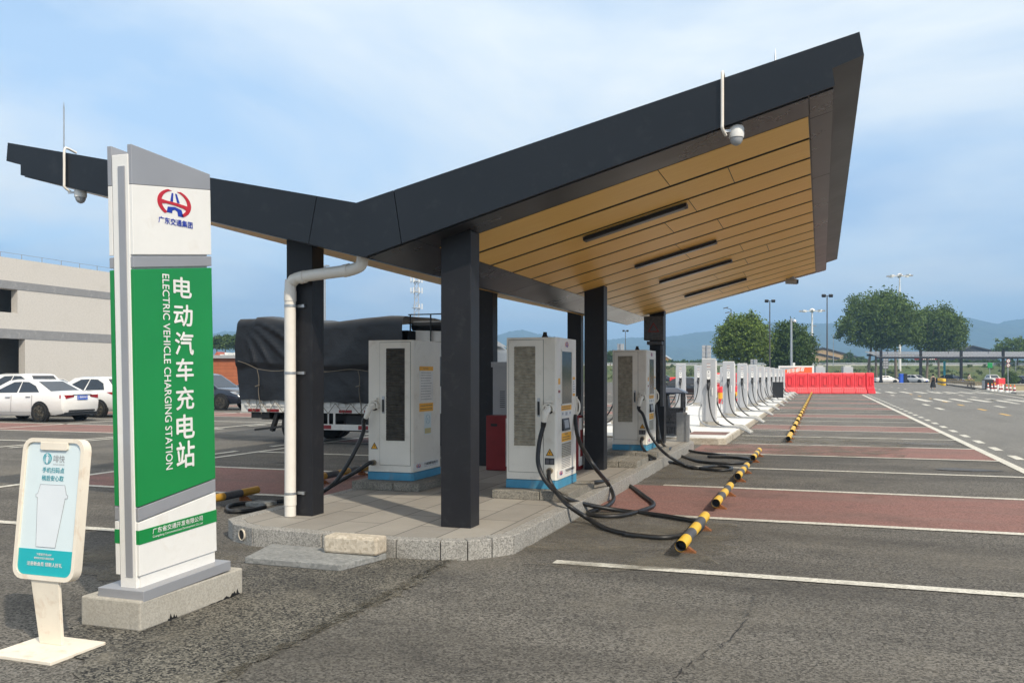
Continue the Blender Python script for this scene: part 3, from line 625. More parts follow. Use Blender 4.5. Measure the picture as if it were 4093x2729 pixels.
for sgn in (-1,1):
    for k_ in range(3):
        r0 = .015+.006*k_; pts = arcp(cxl,czl-.006,r0,90-sgn*30,90-sgn*150,8)
        for i in range(8): b.bar((pts[i][0],.0088,pts[i][1]),(pts[i+1][0],.0088,pts[i+1][1]),.0018,.0008)
b.prism([(cxl-.012,czl+.019),(cxl+.012,czl+.019),(cxl+.014,czl+.027),(cxl+.006,czl+.023),(cxl,czl+.03),(cxl-.006,czl+.023),(cxl-.014,czl+.027)], XZ, .0086, .0091)
own(t, b.build('roundel_figure', m_cup))
def kt(body, x0, z0, w, h, mm, bold):
    o = T_ @ Vector((x0, .0118 if z0 > .18 else .0092, z0)); u = T_.to_3x3() @ Vector((1,0,0)); v = T_.to_3x3() @ Vector((0,0,1))
    own(t, text('lettering', body, mm, None, o, u, v, w, h, bold, .0015))
kt('啡快', .232, .683, .085, .044, m_greyink, -.004); kt('在线点·到店取', .232, .668, .085, .008, m_greyink, 0)
kt('手机扫码点', .155, .622, .165, .032, m_tealtext, .012); kt('稍后安心取', .155, .575, .165, .032, m_tealtext, .012)
kt('下载星巴克APP', .165, .140, .115, .014, m_label, .008); kt('使用支付宝与微信扫码', .15, .119, .15, .013, m_label, .008); kt('注册新会员 领新人好礼', .10, .080, .265, .024, m_label, .018)
rebase(t, (-4.18, 3.98, 0)); t.location.x -= .05

# ------------------------------------------------------------------ chargers under the canopy
def hv_triangle(mb, xc, zc, h, y=-.003):
    mb.prism([(xc-h*.58,zc-h*.5),(xc+h*.58,zc-h*.5),(xc,zc+h*.5)], XZ, y, 0, 0)
    mb.prism([(xc-h*.43,zc-h*.41),(xc+h*.43,zc-h*.41),(xc,zc+h*.34)], XZ, y-.001, y, 1)
    mb.prism([(xc+h*.05,zc+h*.16),(xc-h*.12,zc-h*.12),(xc,zc-h*.10),(xc-h*.04,zc-h*.34),(xc+h*.13,zc-h*.02),(xc+h*.01,zc-h*.03)], XZ, y-.002, y-.001, 0)
def charger(label, loc, style):
    """style 'screen': filter door left of the gun, screen on the right side; 'rear': gun left of the door, notices on the side"""
    t = thing('ev_charger', label, 'ev charger', (0,0,0), 0, 'white charging cabinets under the canopy')
    W, Dp, H, sk = .62, .86, 1.77, .10
    mir = (lambda x: x) if style == 'screen' else (lambda x: W-x)
    def bx(x0, x1): a, b_ = mir(x0), mir(x1); return min(a,b_), max(a,b_)
    pts = [(0,0),(W-.02,0),(W,.03),(W,Dp),(0,Dp)]
    own(t, M().prism(pts, XY, sk, H).build('cabinet', m_cab, bevel=.006))
    own(t, M().prism([(-.004,-.006),(W-.02,-.006),(W+.005,.026),(W+.005,Dp),(-.004,Dp)], XY, 0, sk-.004).build('plinth_skirt', m_skirt))
    x0, x1 = bx(.03,.455)
    d = M().box(x0,x1,-.009,0,.19,1.74).build('door', m_cab, bevel=.003); own(t, d)
    b = M(); b.box(x0-.004,x1+.004,-.002,-.0005,.186,1.744); own(t, b.build('door_gap', m_black))
    x0, x1 = bx(.10,.362); mm = m_filter if style == 'screen' else m_filter_dk
    fl = M().box(x0,x1,-.010,-.0095,.50,1.665).build('filter_grille', mm); fl.parent = d
    b = M(); k = 34
    for i in range(k):
        z = .50+1.165*i/k; b.add([(x0,-.0105,z),(x1,-.0105,z),(x1,-.019,z+.012),(x0,-.019,z+.012),(x0,-.0105,z+.0285),(x1,-.0105,z+.0285)], [(0,1,2,3),(3,2,5,4)])
    b.build('louvre', mm).parent = d
    b = M(); b.bar((x0-.004,-.012,.5),(x0-.004,-.012,1.665),.008,.006); b.bar((x1+.004,-.012,.5),(x1+.004,-.012,1.665),.008,.006); b.bar((x0,-.012,.496),(x1,-.012,.496),.006,.008); b.bar((x0,-.012,1.669),(x1,-.012,1.669),.006,.008); b.build('grille_frame', m_cab).parent = d
    x0, x1 = bx(.385,.42); hh = M().box(x0,x1,-.016,-.009,.84,1.06).build('handle_plate', m_steel, bevel=.002); hh.parent = d
    b = M().box(x0+.006,x1-.006,-.03,-.0165,.86,1.02); o = b.build('handle', m_black, bevel=.004); o.parent = d
    # gun in its holster
    gx = mir(.53); gz = .93
    b = M(); arc = arcp(gx,gz,.075,-25,205,14); ar2 = arcp(gx,gz,.052,-25,205,14)
    for i in range(14): b.prism([arc[i],arc[i+1],ar2[i+1],ar2[i]], XZ, -.06, 0)
    b.box(gx-.045,gx+.045,-.05,-.001,gz+.075,gz+.11)
    own(t, b.build('holster', m_cab, bevel=.004, smooth=True)); b = M(); b.cyl((gx,-.001,gz),(gx,-.012,gz),.054); own(t, b.build('socket', m_black))
    b = M(); sx = .0 if style == 'screen' else -.02
    b.tube([(gx,-.01,gz+.005),(gx,-.06,gz),(gx-.01+sx,-.10,gz-.03),(gx-.025+sx,-.115,gz-.10),(gx-.035+sx*2,-.11,gz-.15)], [.040,.042,.040,.036,.028], 10); b.box(gx-.03,gx+.03,-.085,-.03,gz+.0,gz+.045)
    own(t, b.build('charging_plug', m_cab, smooth=True, bevel=.003)); b = M(); b.tube([(gx-.035+sx*2,-.11,gz-.145),(gx-.045+sx*3,-.105,gz-.20)], [.034,.030], 12); own(t, b.build('cable_collar', m_black, smooth=True))
    cx_ = mir(.54); b = M(); b.cyl((cx_,0,.215),(cx_,-.05,.215),.036); own(t, b.build('cable_gland', m_rust if 0 else mat('brass_gland',(.30,.25,.17),.45,.6), smooth=True))
    b = M(); hv_triangle(b, mir(.535), .43, .085); own(t, b.build('warning_sticker', [m_black, m_orange]))
    if style == 'screen':
        b = M().box(.475,.59,-.004,0,.285,.36); own(t, b.build('rating_plate', m_black)); b = M()
        for r_ in range(4): b.box(.485,.53,-.0046,-.004,.295+.015*r_,.301+.015*r_); b.box(.54,.582,-.0046,-.004,.295+.015*r_,.301+.015*r_)
        own(t, b.build('rating_lines', m_greyink))
    b = M(); b.lathe([(.04,0),(.04,.02),(.03,.03),(.022,.075)], (W*.62,.3,H), 12); own(t, b.build('beacon', m_black, smooth=True)) if style == 'screen' else None
    # right side
    UY, UZ_ = Vector((0,1,0)), Vector((0,0,1))
    def pn(name, y0, y1, z0, z1, mm, tk=.003): b = M(); panel(b, (W,y0,z0), UY, UZ_, y1-y0, z1-z0, tk); o = b.build(name, mm); own(t, o); return o
    def lines_(y0, y1, z0, z1, n_, mm, base, seed):
        b = M(); g = random.Random(seed)
        for i in range(n_):
            z = z1-(i+.5)*(z1-z0)/n_; y = y0
            while y < y1-.01:
                w = g.uniform(.012,.05)
                if y+w > y1: break
                panel(b, (W+base,y,z-.004), UY, UZ_, w, .008, .0006); y += w+.006
        own(t, b.build('fine_print', mm))
    if style == 'screen':
        s = pn('display_window', .20,.64,.985,1.61, m_screen); b = M()
        for y0, y1, z0, z1 in ((.185,.20,.97,1.625),(.64,.655,.97,1.625),(.185,.655,.97,.985),(.185,.655,1.61,1.625)): panel(b,(W,y0,z0),UY,UZ_,y1-y0,z1-z0,.006)
        own(t, b.build('window_frame', m_cab))
        emblem(t, (W,.43,1.695), UY, UZ_, .13, .075, m_red, m_blue)
        pn('yellow_notice', .19,.63,.905,.965, m_orange); lines_(.22,.6,.91,.96,2,m_ink,.003,1)
        pn('reader_panel', .19,.63,.835,.895, m_label); b = M(); panel(b,(W+.003,.36,.845),UY,UZ_,.09,.04,.001); panel(b,(W+.003,.21,.855),UY,UZ_,.06,.03,.001); panel(b,(W+.003,.54,.855),UY,UZ_,.06,.03,.001); own(t, b.build('reader_icon', m_grey_cab))
        pn('touch_recess', .16,.64,.66,.82, m_cab, .004)
        b = M(); b.T = Matrix.Translation((W+.012,.20,.665)) @ Matrix.Rotation(R(-7),4,'Y'); b.box(-.012,.022,0,.28,0,.145); o = b.build('touch_terminal', m_black, bevel=.004); own(t, o)
        b = M(); b.T = Matrix.Translation((W+.012,.20,.665)) @ Matrix.Rotation(R(-7),4,'Y'); b.box(.0222,.0235,.05,.23,.03,.125); b.build('terminal_screen', m_grey_cab).parent = o
        pn('yellow_notice', .20,.62,.535,.64, m_orange); lines_(.23,.55,.545,.6,2,m_ink,.003,2); lines_(.33,.5,.61,.635,1,m_ink,.003,3)
        pn('side_vent', .21,.60,.345,.515, m_filter); b = M()
        for i in range(8): panel(b,(W+.003,.215,.352+i*.02),UY,UZ_,.38,.004,.004)
        own(t, b.build('vent_slat', m_cab)); lines_(.2,.6,.215,.335,6,m_greyink,.001,4)
        for z0, z1, mm in ((1.22,1.29,m_orange),(1.17,1.20,m_label),(1.12,1.15,m_firered),(1.06,1.11,m_label)): pn('side_sticker', .06,.14,z0,z1, mm, .002)
        pn('edge_notice', .70,.80,1.08,1.30, m_label, .002); pn('edge_notice', .70,.80,1.27,1.305, m_orange, .003); pn('edge_notice', .70,.80,1.07,1.10, m_orange, .003); lines_(.715,.79,1.11,1.26,5,m_ink,.002,6)
        b = M(); b.bar((W+.01,Dp-.02,.83),(W+.01,Dp-.02,1.06),.02,.04); b.tube(spline([(W+.005,Dp-.03,.82),(W+.05,Dp-.03,.88),(W+.05,Dp-.03,.98),(W+.005,Dp-.03,1.05)],4),.012,8); own(t, b.build('side_holster', m_cab, smooth=True))
    else:
        pn('notice_board', .20,.62,.985,1.44, m_label); pn('notice_header', .20,.62,1.385,1.44, m_orange, .004); lines_(.32,.5,1.39,1.435,1,m_ink,.004,7); lines_(.24,.58,1.0,1.375,11,m_greyink,.003,8)
        pn('yellow_notice', .20,.62,.86,.965, m_orange); lines_(.23,.6,.87,.955,2,m_ink,.003,9)
        pn('faded_notice', .35,.56,.56,.84, m_pale, .002); b = M(); panel(b,(W+.002,.36,.57),UY,UZ_,.19,.07,.001); own(t, b.build('notice_header', mat('faded_yellow',(.58,.50,.25),.6)))
        b = M(); ring = arcp(.455,.755,.06,0,360,20)
        for i in range(20):
            p, q_ = ring[i], ring[i+1]; b.bar((W+.003,p[0],p[1]),(W+.003,q_[0],q_[1]),.008,.002)
        b.bar((W+.003,.44,.77),(W+.003,.46,.73),.012,.002); own(t, b.build('round_print', mat('faded_blue',(.30,.45,.52),.6)))
    pn('name_strip', .02,.80,.125,.21, m_label, .002)
    emblem(t, (W+.002,.17,.172), UY, UZ_, .12, .058, m_red, m_blue); own(t, text('lettering', '广东省交通开发有限公司', m_ink, None, (W+.002,.34,.163), UY, UZ_, .42, .036, .015)); own(t, text('lettering', 'Guangdong Province Communications Development Co., Ltd', m_ink, None, (W+.002,.34,.142), UY, UZ_, .42, .013, 0))
    t.location = loc; return t, Vector((gx-.045+sx*3,-.105,gz-.20))+Vector(loc), Vector((cx_,-.05,.215))+Vector(loc)
PZ = .27
def granite_plinth(label, x0, x1, y0, y1, h=.10, cat='plinth', z0=KZ-.004):
    b = M()
    for xa, xb in ((x0,x0+(x1-x0)*.62-.004),(x0+(x1-x0)*.62+.004,x1)): b.box(xa,xb,y0,y1,z0,z0+h)
    return tag(b.build('granite_plinth', m_granite_old, bevel=.008), label, cat, 'granite plinths on the paved island')
granite_plinth('rough granite plinth under the middle charger with the hanging cable loops', -3.62,-2.69,9.70,10.9)
granite_plinth('rough granite plinth under the charger nearest the white drainpipe', -5.58,-4.65,9.9,11.05)
granite_plinth('granite plinth under the far charger beside the litter bin', -3.62,-2.66,15.2,16.55)
granite_plinth('empty granite plinth with no charger between two right-hand columns', -3.45,-2.67,13.55,14.5)
mid, gm, cm = charger('white charger with dusty beige filter between the two front-right columns', (-3.52,9.93,PZ), 'screen')
lft, gl, cl = charger('white charger with black louvre and yellow notices behind the drainpipe column', (-5.46,10.12,PZ), 'rear')
far, gf, cf = charger('white charger with grey-brown filter standing in front of the litter bin', (-3.50,15.52,PZ), 'screen')
far.children[0]  # the same kind of cabinet
def cable(t, name, pts, r=.026, mm=None):
    o = M().tube(spline(pts, 7), r, 10).build(name, mm or m_rubber, smooth=True); o.parent = t; o.location = -Vector(t.location); return o
R4 = lambda x, y: (1900+x/1.3067, 1100+y/1.3067)
R8 = lambda x, y: (2400+x/1.3893, 1700+y/1.3893)
S7 = lambda x, y: (2400+x/2.24, 1200+y/2.24)
P = lambda f, x, y, **k: at(*f(x, y), **k)
cable(mid, 'cable', [gm, P(R4,333,880,Y=9.78), P(R4,330,990,Y=9.72), P(R4,380,1090,Y=9.66), P(R4,480,1165,Y=9.6), P(R4,600,1200,z=.10), P(R4,760,1228,z=.03), P(R4,950,1250,z=.03), P(R4,1130,1280,z=.035), P(R8,545,535,z=.06), P(R8,566,560,z=.065), P(R8,520,592,z=.045), P(R8,440,612,z=.03), P(R8,330,622,z=.03), P(R8,150,605,z=.03), P(R4,800,1352,z=.03), P(R4,690,1325,z=.03), P(R4,590,1270,z=.06), P(R4,480,1195,z=.215), P(R4,415,1120,Y=9.66), P(R4,385,1060,Y=9.75), cm])
cable(mid, 'cable', [(-2.89,10.7,1.1), P(R4,532,830,Y=10.6), P(R4,560,900,Y=10.5), P(R4,630,1010,Y=10.4), P(R4,695,1090,z=.20), P(R4,722,1160,z=.06), P(R4,695,1200,z=.03), P(R4,625,1225,z=.03), P(R4,590,1240,z=.03), P(R4,640,1256,z=.03), P(R4,760,1254,z=.03), P(R4,880,1225,z=.03), P(R4,932,1195,z=.03), P(R4,880,1150,z=.03), P(R4,800,1095,z=.03), P(R4,720,1075,z=.12), P(R4,640,1078,z=.20), P(R4,580,1085,z=.20)])
cable(lft, 'cable', [gl, at(1452,1725,Y=9.95), at(1425,1790,Y=9.85), at(1380,1870,Y=9.75), at(1340,1925,Y=9.7), at(1300,1958,Y=9.6), at(1240,1985,z=.03), at(1137,2000,z=.03), at(1040,2006,z=.03), at(940,2014,z=.03), at(908,2027,z=.03), at(920,2042,z=.03), at(990,2040,z=.03), at(1060,2025,z=.03)])
cable(lft, 'cable', [cl, at(1475,1850,Y=9.95), at(1430,1880,Y=9.9), at(1370,1915,Y=9.85), at(1310,1950,Y=9.75), at(1280,1972,Y=9.6)])
cable(far, 'cable', [gf, P(S7,385,1030,Y=15.4), P(S7,430,1170,Y=15.35), P(S7,520,1310,Y=15.3), P(S7,620,1400,Y=15.2), P(S7,760,1475,z=.05), P(R8,520,232,z=.03), P(R8,640,248,z=.03), P(R8,718,246,z=.03), P(R8,722,233,z=.03), P(R8,640,225,z=.03), P(R8,520,236,z=.03), P(R8,400,205,z=.03), P(R8,270,190,z=.19)])
cable(far, 'cable', [cf, P(S7,365,1270,Y=15.42), P(S7,385,1330,Y=15.35), P(S7,440,1390,Y=15.2), P(S7,490,1415,z=.20)])
cable(far, 'cable', [(-2.88,16.35,1.05), P(S7,522,1180,Y=16.1), P(S7,540,1260,Y=15.9), P(S7,590,1320,z=.2), P(R8,372,128,z=.2), P(R8,440,165,z=.03), P(R8,560,200,z=.03), P(R8,700,210,z=.03), P(R8,815,205,z=.03), P(R8,838,190,z=.05), P(R8,780,180,z=.03), P(R8,690,174,z=.03), P(R8,600,172,z=.03), P(R8,690,166,z=.03), P(R8,540,148,z=.03), P(R8,420,125,z=.10), P(R8,372,130,z=.2)])
# grey cabinet and fire boxes behind the middle charger
t = thing('switch_cabinet', 'grey louvred switch cabinet behind the middle charger', 'cabinet')
own(t, M().box(-4.80,-4.1,12.9,13.4,KZ,1.72).build('cabinet_body', m_grey_cab, bevel=.006), M().box(-4.82,-4.08,12.88,13.42,1.72,1.80).build('cabinet_cap', m_grey_cab))
b = M()
for z_ in [1.1+.03*i for i in range(9)]+[.6+.03*i for i in range(9)]: b.box(-4.68,-4.60,12.894,12.9,z_,z_+.01); b.box(-4.3,-4.16,12.894,12.9,z_,z_+.01)
own(t, b.build('vent_slots', m_black)); rebase(t, (-4.5,12.75,KZ))
def fire_box(label, x0, x1, y0, y1):
    t = thing('fire_extinguisher_box', label, 'fire box', (0,0,0), 0, 'red fire boxes under the canopy')
    own(t, M().box(x0,x1,y0,y1,KZ,KZ+.82).build('box_body', m_firered, bevel=.008), M().box(x1,x1+.01,y0+.04,y1-.04,KZ+.06,KZ+.78).build('box_door', m_label), M().box(x1+.01,x1+.014,y0+.1,y1-.1,KZ+.2,KZ+.6).build('door_print', m_firered), M().box(x0+.08,x0+.18,y0-.005,y0,KZ+.66,KZ+.70).build('latch', m_black))
    return rebase(t, ((x0+x1)/2,(y0+y1)/2,KZ))
fire_box('red fire extinguisher box beside the rear left column', -4.76,-4.46,12.5,12.75)
fire_box('red fire extinguisher box half hidden right of the middle charger', -3.72,-3.44,12.9,13.25)

# ------------------------------------------------------------------ wheel stops
def wheel_stop(L, mm_y, cuts=(.2,.2,.2,.2,.2), r=.05):
    t = thing('wheel_stop', '', 'wheel stop')
    b = M(); z = .108; y1 = 0
    for i, f_ in enumerate(cuts):
        y0, y1 = y1, y1+L*f_; b.tube([(0,y0,z),(0,y1,z)], r, 16, i % 2, caps=(i == len(cuts)-1))
    k = 16; ring = [(r*.9*math.cos(2*math.pi*i/k), .004, z+r*.9*math.sin(2*math.pi*i/k)) for i in range(k)]; bk = [(x,.16,zz) for x, _, zz in ring]
    b.add(ring+bk, [(i,(i+1)%k,(i+1)%k+k,i+k) for i in range(k)]+[tuple(range(k,2*k))], 1)
    own(t, b.build('tube', [mm_y, m_blackpaint], smooth=True))
    for y in (L*.16, L*.84):
        b = M(); b.box(-.02,.02,y-.03,y+.03,.02,.075); b.prism([(-.05,0),(.10,0),(.10,.008),(.03,.055),(-.05,.055)], XZ, y-.03, y+.03); own(t, b.build('foot_bracket', m_rust))
    return t
ws = wheel_stop(1.75, m_yellow)
for i, (y, lb) in enumerate(((7.8,'yellow and black wheel stop nearest the camera, its hollow end showing'),(10.55,'yellow and black wheel stop on the near red bay'),(13.42,'yellow and black wheel stop just beyond the near red bay'),(16.55,'yellow and black wheel stop beside the far charger cable loop'))):
    o = ws if i == 0 else dup(ws); o.location = (-1.155, y, 0); tag(o, lb, None, 'wheel stops along the right-hand bays')
wl = wheel_stop(1.75, m_yellow_dk)
for i, (y, lb) in enumerate(((8.08,'dirty yellow and black wheel stop left of the island behind the green sign'),(11.15,'dirty wheel stop behind the drainpipe column, mostly hidden'))):
    o = wl if i == 0 else dup(wl); o.location = (-6.93, y, 0); tag(o, lb, None, 'wheel stops along the left-hand bays')
tag(M().box(-6.62,-6.35,9.15,9.42,0,.05).build('loose_slab', m_conc_grey, bevel=.006), 'loose grey paving slab lying beside the left wheel stop', 'slab')

# ------------------------------------------------------------------ second island with charging posts
IZ = .16
tag(M().prism([(-6.1,20.85),(-5.95,20.66),(-2.2,20.66),(-2.04,20.8),(-2.0,76.5),(-6.2,76.5)], XY, -.02, IZ-.012).build('island_kerb', m_conc_side, bevel=.01), kind='structure')
tag(M().prism([(-6.05,20.9),(-5.92,20.72),(-2.24,20.72),(-2.08,20.86),(-2.04,76.45),(-6.15,76.45)], XY, IZ-.012, IZ).build('island_top', m_conc_new), kind='structure')
sheet('red_inset', [rect(-3.05,-2.15,21.75,22.9)], IZ+.004, m_redbay)
BL = [21.3, 26.9, 32.5]
ss = wheel_stop(1.75, m_yellow, (.30,.06,.28,.06,.30), .06)
for i in range(21):
    y = 21.75 + 2.8*i; o = ss if i == 0 else dup(ss); o.location = (-.72, y, 0); o.scale = (1,3.2,1) if 0 else (1,1,1)
    w_n = ['first','second','third','fourth','fifth','sixth','seventh','eighth','ninth','tenth','eleventh','twelfth']
    tag(o, (w_n[i]+' short yellow wheel stop of the far row, counted from the near end') if i < 12 else 'short yellow wheel stop at the distant end of the far row', None, 'far row of short yellow wheel stops')
def post(sd):
    """a slim grey charging post, cables leaving towards side sd"""
    t = thing('charging_post', '', 'charging post')
    S = lambda x, y, z: (x*sd, y, z)
    own(t, M().box(-.24,.24,-.06,.40,0,.13).build('plinth', m_conc, bevel=.006))
    b = M(); b.prism([(-.19,.13),(.19,.13),(.19,1.86),(.17,1.885),(-.17,1.885),(-.19,1.86)], XZ, 0, .26); own(t, b.build('housing', m_post, bevel=.012))
    b = M(); b.box(.19,.203,.05,.25,.25,1.84) if sd > 0 else b.box(-.203,-.19,.05,.25,.25,1.84); own(t, b.build('side_trim', m_white))
    b = M(); b.box(-.185,.185,.005,.255,1.885,1.90); own(t, b.build('cap', m_white))
    b = M(); b.prism(rr(.10,.26,.048,-.05,1.31), XZ, -.006, 0); o = b.build('label_plate', m_white); own(t, o)
    b = M(); b.prism(arcp(0,1.52,.022,0,360,12)[:-1], XZ, -.008, -.006); 
    for i in range(2):
        for k in range(3): b.box(-.032+.023*k,-.016+.023*k,-.008,-.006,1.40+.045*i,1.418+.045*i)
    b.build('label_print', m_greyink).parent = o
    b = M(); b.box(-.05,.05,-.003,0,1.66,1.675); b.box(-.05,.05,-.003,0,1.745,1.758); own(t, b.build('red_stripe', m_firered)); b = M(); b.box(-.05,.05,-.003,0,1.635,1.658); b.box(-.05,.05,-.003,0,1.715,1.743); own(t, b.build('white_stripe', m_white))
    b = M(); b.prism(rr(.10,.22,.045,-.05,1.12), XZ, -.004, 0); own(t, b.build('socket_recess', m_black))
    b = M(); b.tube([(0,-.01,1.2),(0,-.06,1.17),(0,-.085,1.10),(0,-.08,1.0)], [.05,.05,.045,.026], 10); own(t, b.build('charging_plug', m_black, smooth=True))
    b = M(); b.tube(spline([(.10*sd,-.005,.88),(.10*sd,-.03,.9),(.10*sd,-.03,1.05),(.10*sd,-.005,1.07)],3), .012, 8); own(t, b.build('grab_handle', m_white, smooth=True))
    c1 = spline([S(0,-.08,1.0),S(.01,-.09,.85),S(.07,-.14,.45),S(.2,-.25,.16),S(.42,-.33,.045),S(.66,-.38,.03),S(.9,-.42,.03)],6)
    own(t, M().tube(c1, .021, 8).build('cable', m_rubber, smooth=True))
    own(t, M().tube(spline([S(.62,-.375,.035),S(.85,-.41,.04),S(1.02,-.45,-.02),S(1.2,-.52,-.125)],5), .036, 8).build('cable_sleeve', m_wrap, smooth=True))
    c2 = spline([S(-.195,.05,.62),S(-.25,-.02,.42),S(-.2,-.2,.16),S(.05,-.42,.04),S(.4,-.55,.03),S(.8,-.62,.03),S(1.05,-.66,-.06),S(1.18,-.7,-.125)],6)
    own(t, M().tube(c2, .022, 8).build('cable', m_grey_cable, smooth=True))
    c3 = spline([S(.2,.16,.8),S(.25,.16,.55),S(.42,.12,.25),S(.7,.06,.05),S(.95,.0,.02)],6)
    own(t, M().tube(c3, .021, 8).build('cable', m_rubber, smooth=True))
    own(t, M().tube(spline([S(.7,.06,.045),S(.95,0,.03),S(1.1,-.05,-.08),S(1.2,-.1,-.125)],5), .034, 8).build('cable_sleeve', m_wrap, smooth=True))
    return t
pr = post(1); pl_ = post(-1)
nth = ['nearest','second','third','fourth','fifth','sixth','seventh','eighth','ninth','tenth']
for i in range(10):
    o = pr if i == 0 else dup(pr); o.location = (-2.96, 25.25+5.6*i, IZ); tag(o, f'{nth[i]} grey charging post of the right-hand row on the pale island', None, 'right-hand row of charging posts')
for i, k in enumerate((2,3,4,5,6,7)):
    o = pl_ if i == 0 else dup(pl_); o.location = (-5.40, 25.25+5.6*k, IZ); tag(o, f'{nth[i]} charging post of the left-hand row seen behind the bin and front posts', None, 'left-hand row of charging posts')
o = dup(pl_); o.location = (-5.45, 25.1, IZ); tag(o, 'charging post of the left-hand row peeping out behind the far charger', None, 'left-hand row of charging posts')
# litter bin, steel guard, black board
t = thing('litter_bin', 'black slatted litter bin with pitched lid and tree emblem by the far column', 'bin')
bx0, bx1, by0, by1 = -3.74,-3.06,21.05,21.5
b = M()
for x in (bx0,bx1-.06):
    for y in (by0,by1-.06): b.box(x,x+.06,y,y+.06,IZ,IZ+1.0)
own(t, b.build('frame', m_blackpaint)); own(t, M().box(bx0+.01,bx1-.01,by0+.03,by1-.03,IZ+.03,IZ+.62).build('bin_body', m_black)); b = M()
for i in range(11): x = bx0+.065+i*.052; b.box(x,x+.038,by0+.005,by0+.028,IZ+.03,IZ+.62)
own(t, b.build('slats', m_blackpaint, bevel=.003)); own(t, M().box(bx0,bx1,by0,by1,IZ+.62,IZ+.66).build('rim', m_blackpaint))
b = M(); o_ = .05; b.add([(bx0-o_,by0-o_,IZ+1.0),(bx1+o_,by0-o_,IZ+1.0),(bx1+o_,by1+o_,IZ+1.0),(bx0-o_,by1+o_,IZ+1.0),(bx0-o_,by0-o_,IZ+1.03),(bx1+o_,by0-o_,IZ+1.03),(bx1+o_,by1+o_,IZ+1.03),(bx0-o_,by1+o_,IZ+1.03),(bx0+.15,by0+.12,IZ+1.13),(bx1-.15,by0+.12,IZ+1.13),(bx1-.15,by1-.12,IZ+1.13),(bx0+.15,by1-.12,IZ+1.13)],
    [(3,2,1,0),(0,1,5,4),(1,2,6,5),(2,3,7,6),(3,0,4,7),(4,5,9,8),(5,6,10,9),(6,7,11,10),(7,4,8,11),(8,9,10,11)]); own(t, b.build('lid', mat('slate_lid',(.10,.12,.17),.35)))
b = M(); b.add([(bx0+.2,by0+.05,IZ+.66),(bx0+.34,by0+.05,IZ+.66),(bx0+.30,by0+.05,IZ+.95),(bx0+.2,by0+.05,IZ+.95),(bx0+.2,by1-.1,IZ+.66),(bx0+.34,by1-.1,IZ+.66),(bx0+.30,by1-.1,IZ+.95),(bx0+.2,by1-.1,IZ+.95)], [(0,1,2,3),(7,6,5,4),(0,4,5,1),(1,5,6,2),(2,6,7,3),(3,7,4,0)]); own(t, b.build('inner_chute', m_blackpaint))
pz = IZ+.22; xc = bx0+.36
own(t, M().box(xc-.17,xc+.17,by0-.004,by0+.004,pz,pz+.38).build('sign_plate', m_blackpaint)); b = M()
for a in range(3):
    an = R(90+120*a); an2 = R(90+120*(a+1)); p, q_ = (xc+.08*math.cos(an), pz+.25+.08*math.sin(an)), (xc+.08*math.cos(an2), pz+.25+.08*math.sin(an2))
    b.bar((p[0],by0-.006,p[1]),(q_[0],by0-.006,q_[1]),.018,.003)
b.bar((xc,by0-.006,pz+.15),(xc,by0-.006,pz+.20),.018,.003)
own(t, b.build('tree_emblem', m_black)); own(t, text('lettering', '其他垃圾', m_black, None, (xc-.12,by0-.004,pz+.075), (1,0,0), (0,0,1), .24, .05, .02)); rebase(t, ((bx0+bx1)/2,(by0+by1)/2,IZ))
t = thing('steel_guard', 'short galvanised steel guard post beside the far column', 'guard')
own(t, M().box(-2.93,-2.72,19.2,19.26,KZ,KZ+.62).build('plate', m_steel), M().box(-2.72,-2.66,19.16,19.3,KZ,KZ+.58).build('flange', m_steel)); b = M(); b.cyl((-2.78,19.2,KZ+.6),(-2.70,19.2,KZ+.6),.03); own(t, b.build('bolt', m_steel)); rebase(t, (-2.8,19.2,KZ))
t = thing('black_board', 'blank black board standing at the island edge among the posts', 'board'); p = gp(3127,55)
own(t, M().box(-2.85,-2.2,57.9,57.98,IZ+.02,IZ+1.0).build('panel', m_black, bevel=.01)); b = M(); b.box(-2.8,-2.74,57.8,58.1,IZ,IZ+.04); b.box(-2.3,-2.24,57.8,58.1,IZ,IZ+.04); own(t, b.build('foot', m_blackpaint)); rebase(t, (-2.5,57.95,IZ))
for i, (x, y) in enumerate(((-3.22,21.85),(-3.08,22.35))):
    t = thing('rubber_buffer', ['tilted black rubber buffer at the bin side of the pink inset','black rubber buffer at the back corner of the pink inset'][i], 'buffer', (x,y,IZ), 0, 'black rubber buffers on the pale island')
    b = M(); b.tube([(0,0,0),(-.06,0,.17)], .045, 10); own(t, b.build('stub', m_rubber, smooth=True)); b = M(); b.tube([(-.06,0,.17),(-.067,0,.185)], .04, 10); own(t, b.build('tip', m_steel))

# ------------------------------------------------------------------ vehicles
SEDAN = dict(st=[(-2.30,.42,.90,.74),(-2.22,.30,1.02,.82),(-1.9,.24,1.05,.88),(-1.3,.22,1.02,.895),(-.3,.20,.96,.90),(.6,.20,.94,.90),(1.2,.21,.92,.89),(1.75,.22,.84,.86),(2.1,.26,.72,.80),(2.28,.34,.60,.68)],
             gh=(-1.78,-.86,.30,1.28,.84,.60,1.0,.95,1.45), wx=(-1.36,1.33), wr=.325, tl=.86, hl=.66)
SUV = dict(st=[(-2.18,.50,.95,.78),(-2.12,.34,1.10,.86),(-1.7,.28,1.10,.90),(-.3,.26,1.06,.915),(.7,.26,1.03,.915),(1.2,.27,1.00,.90),(1.75,.28,.94,.87),(2.05,.32,.82,.82),(2.2,.40,.68,.72)],
           gh=(-2.08,-1.55,.15,1.15,.86,.64,1.08,1.0,1.66), wx=(-1.32,1.30), wr=.355, tl=.98, hl=.80)
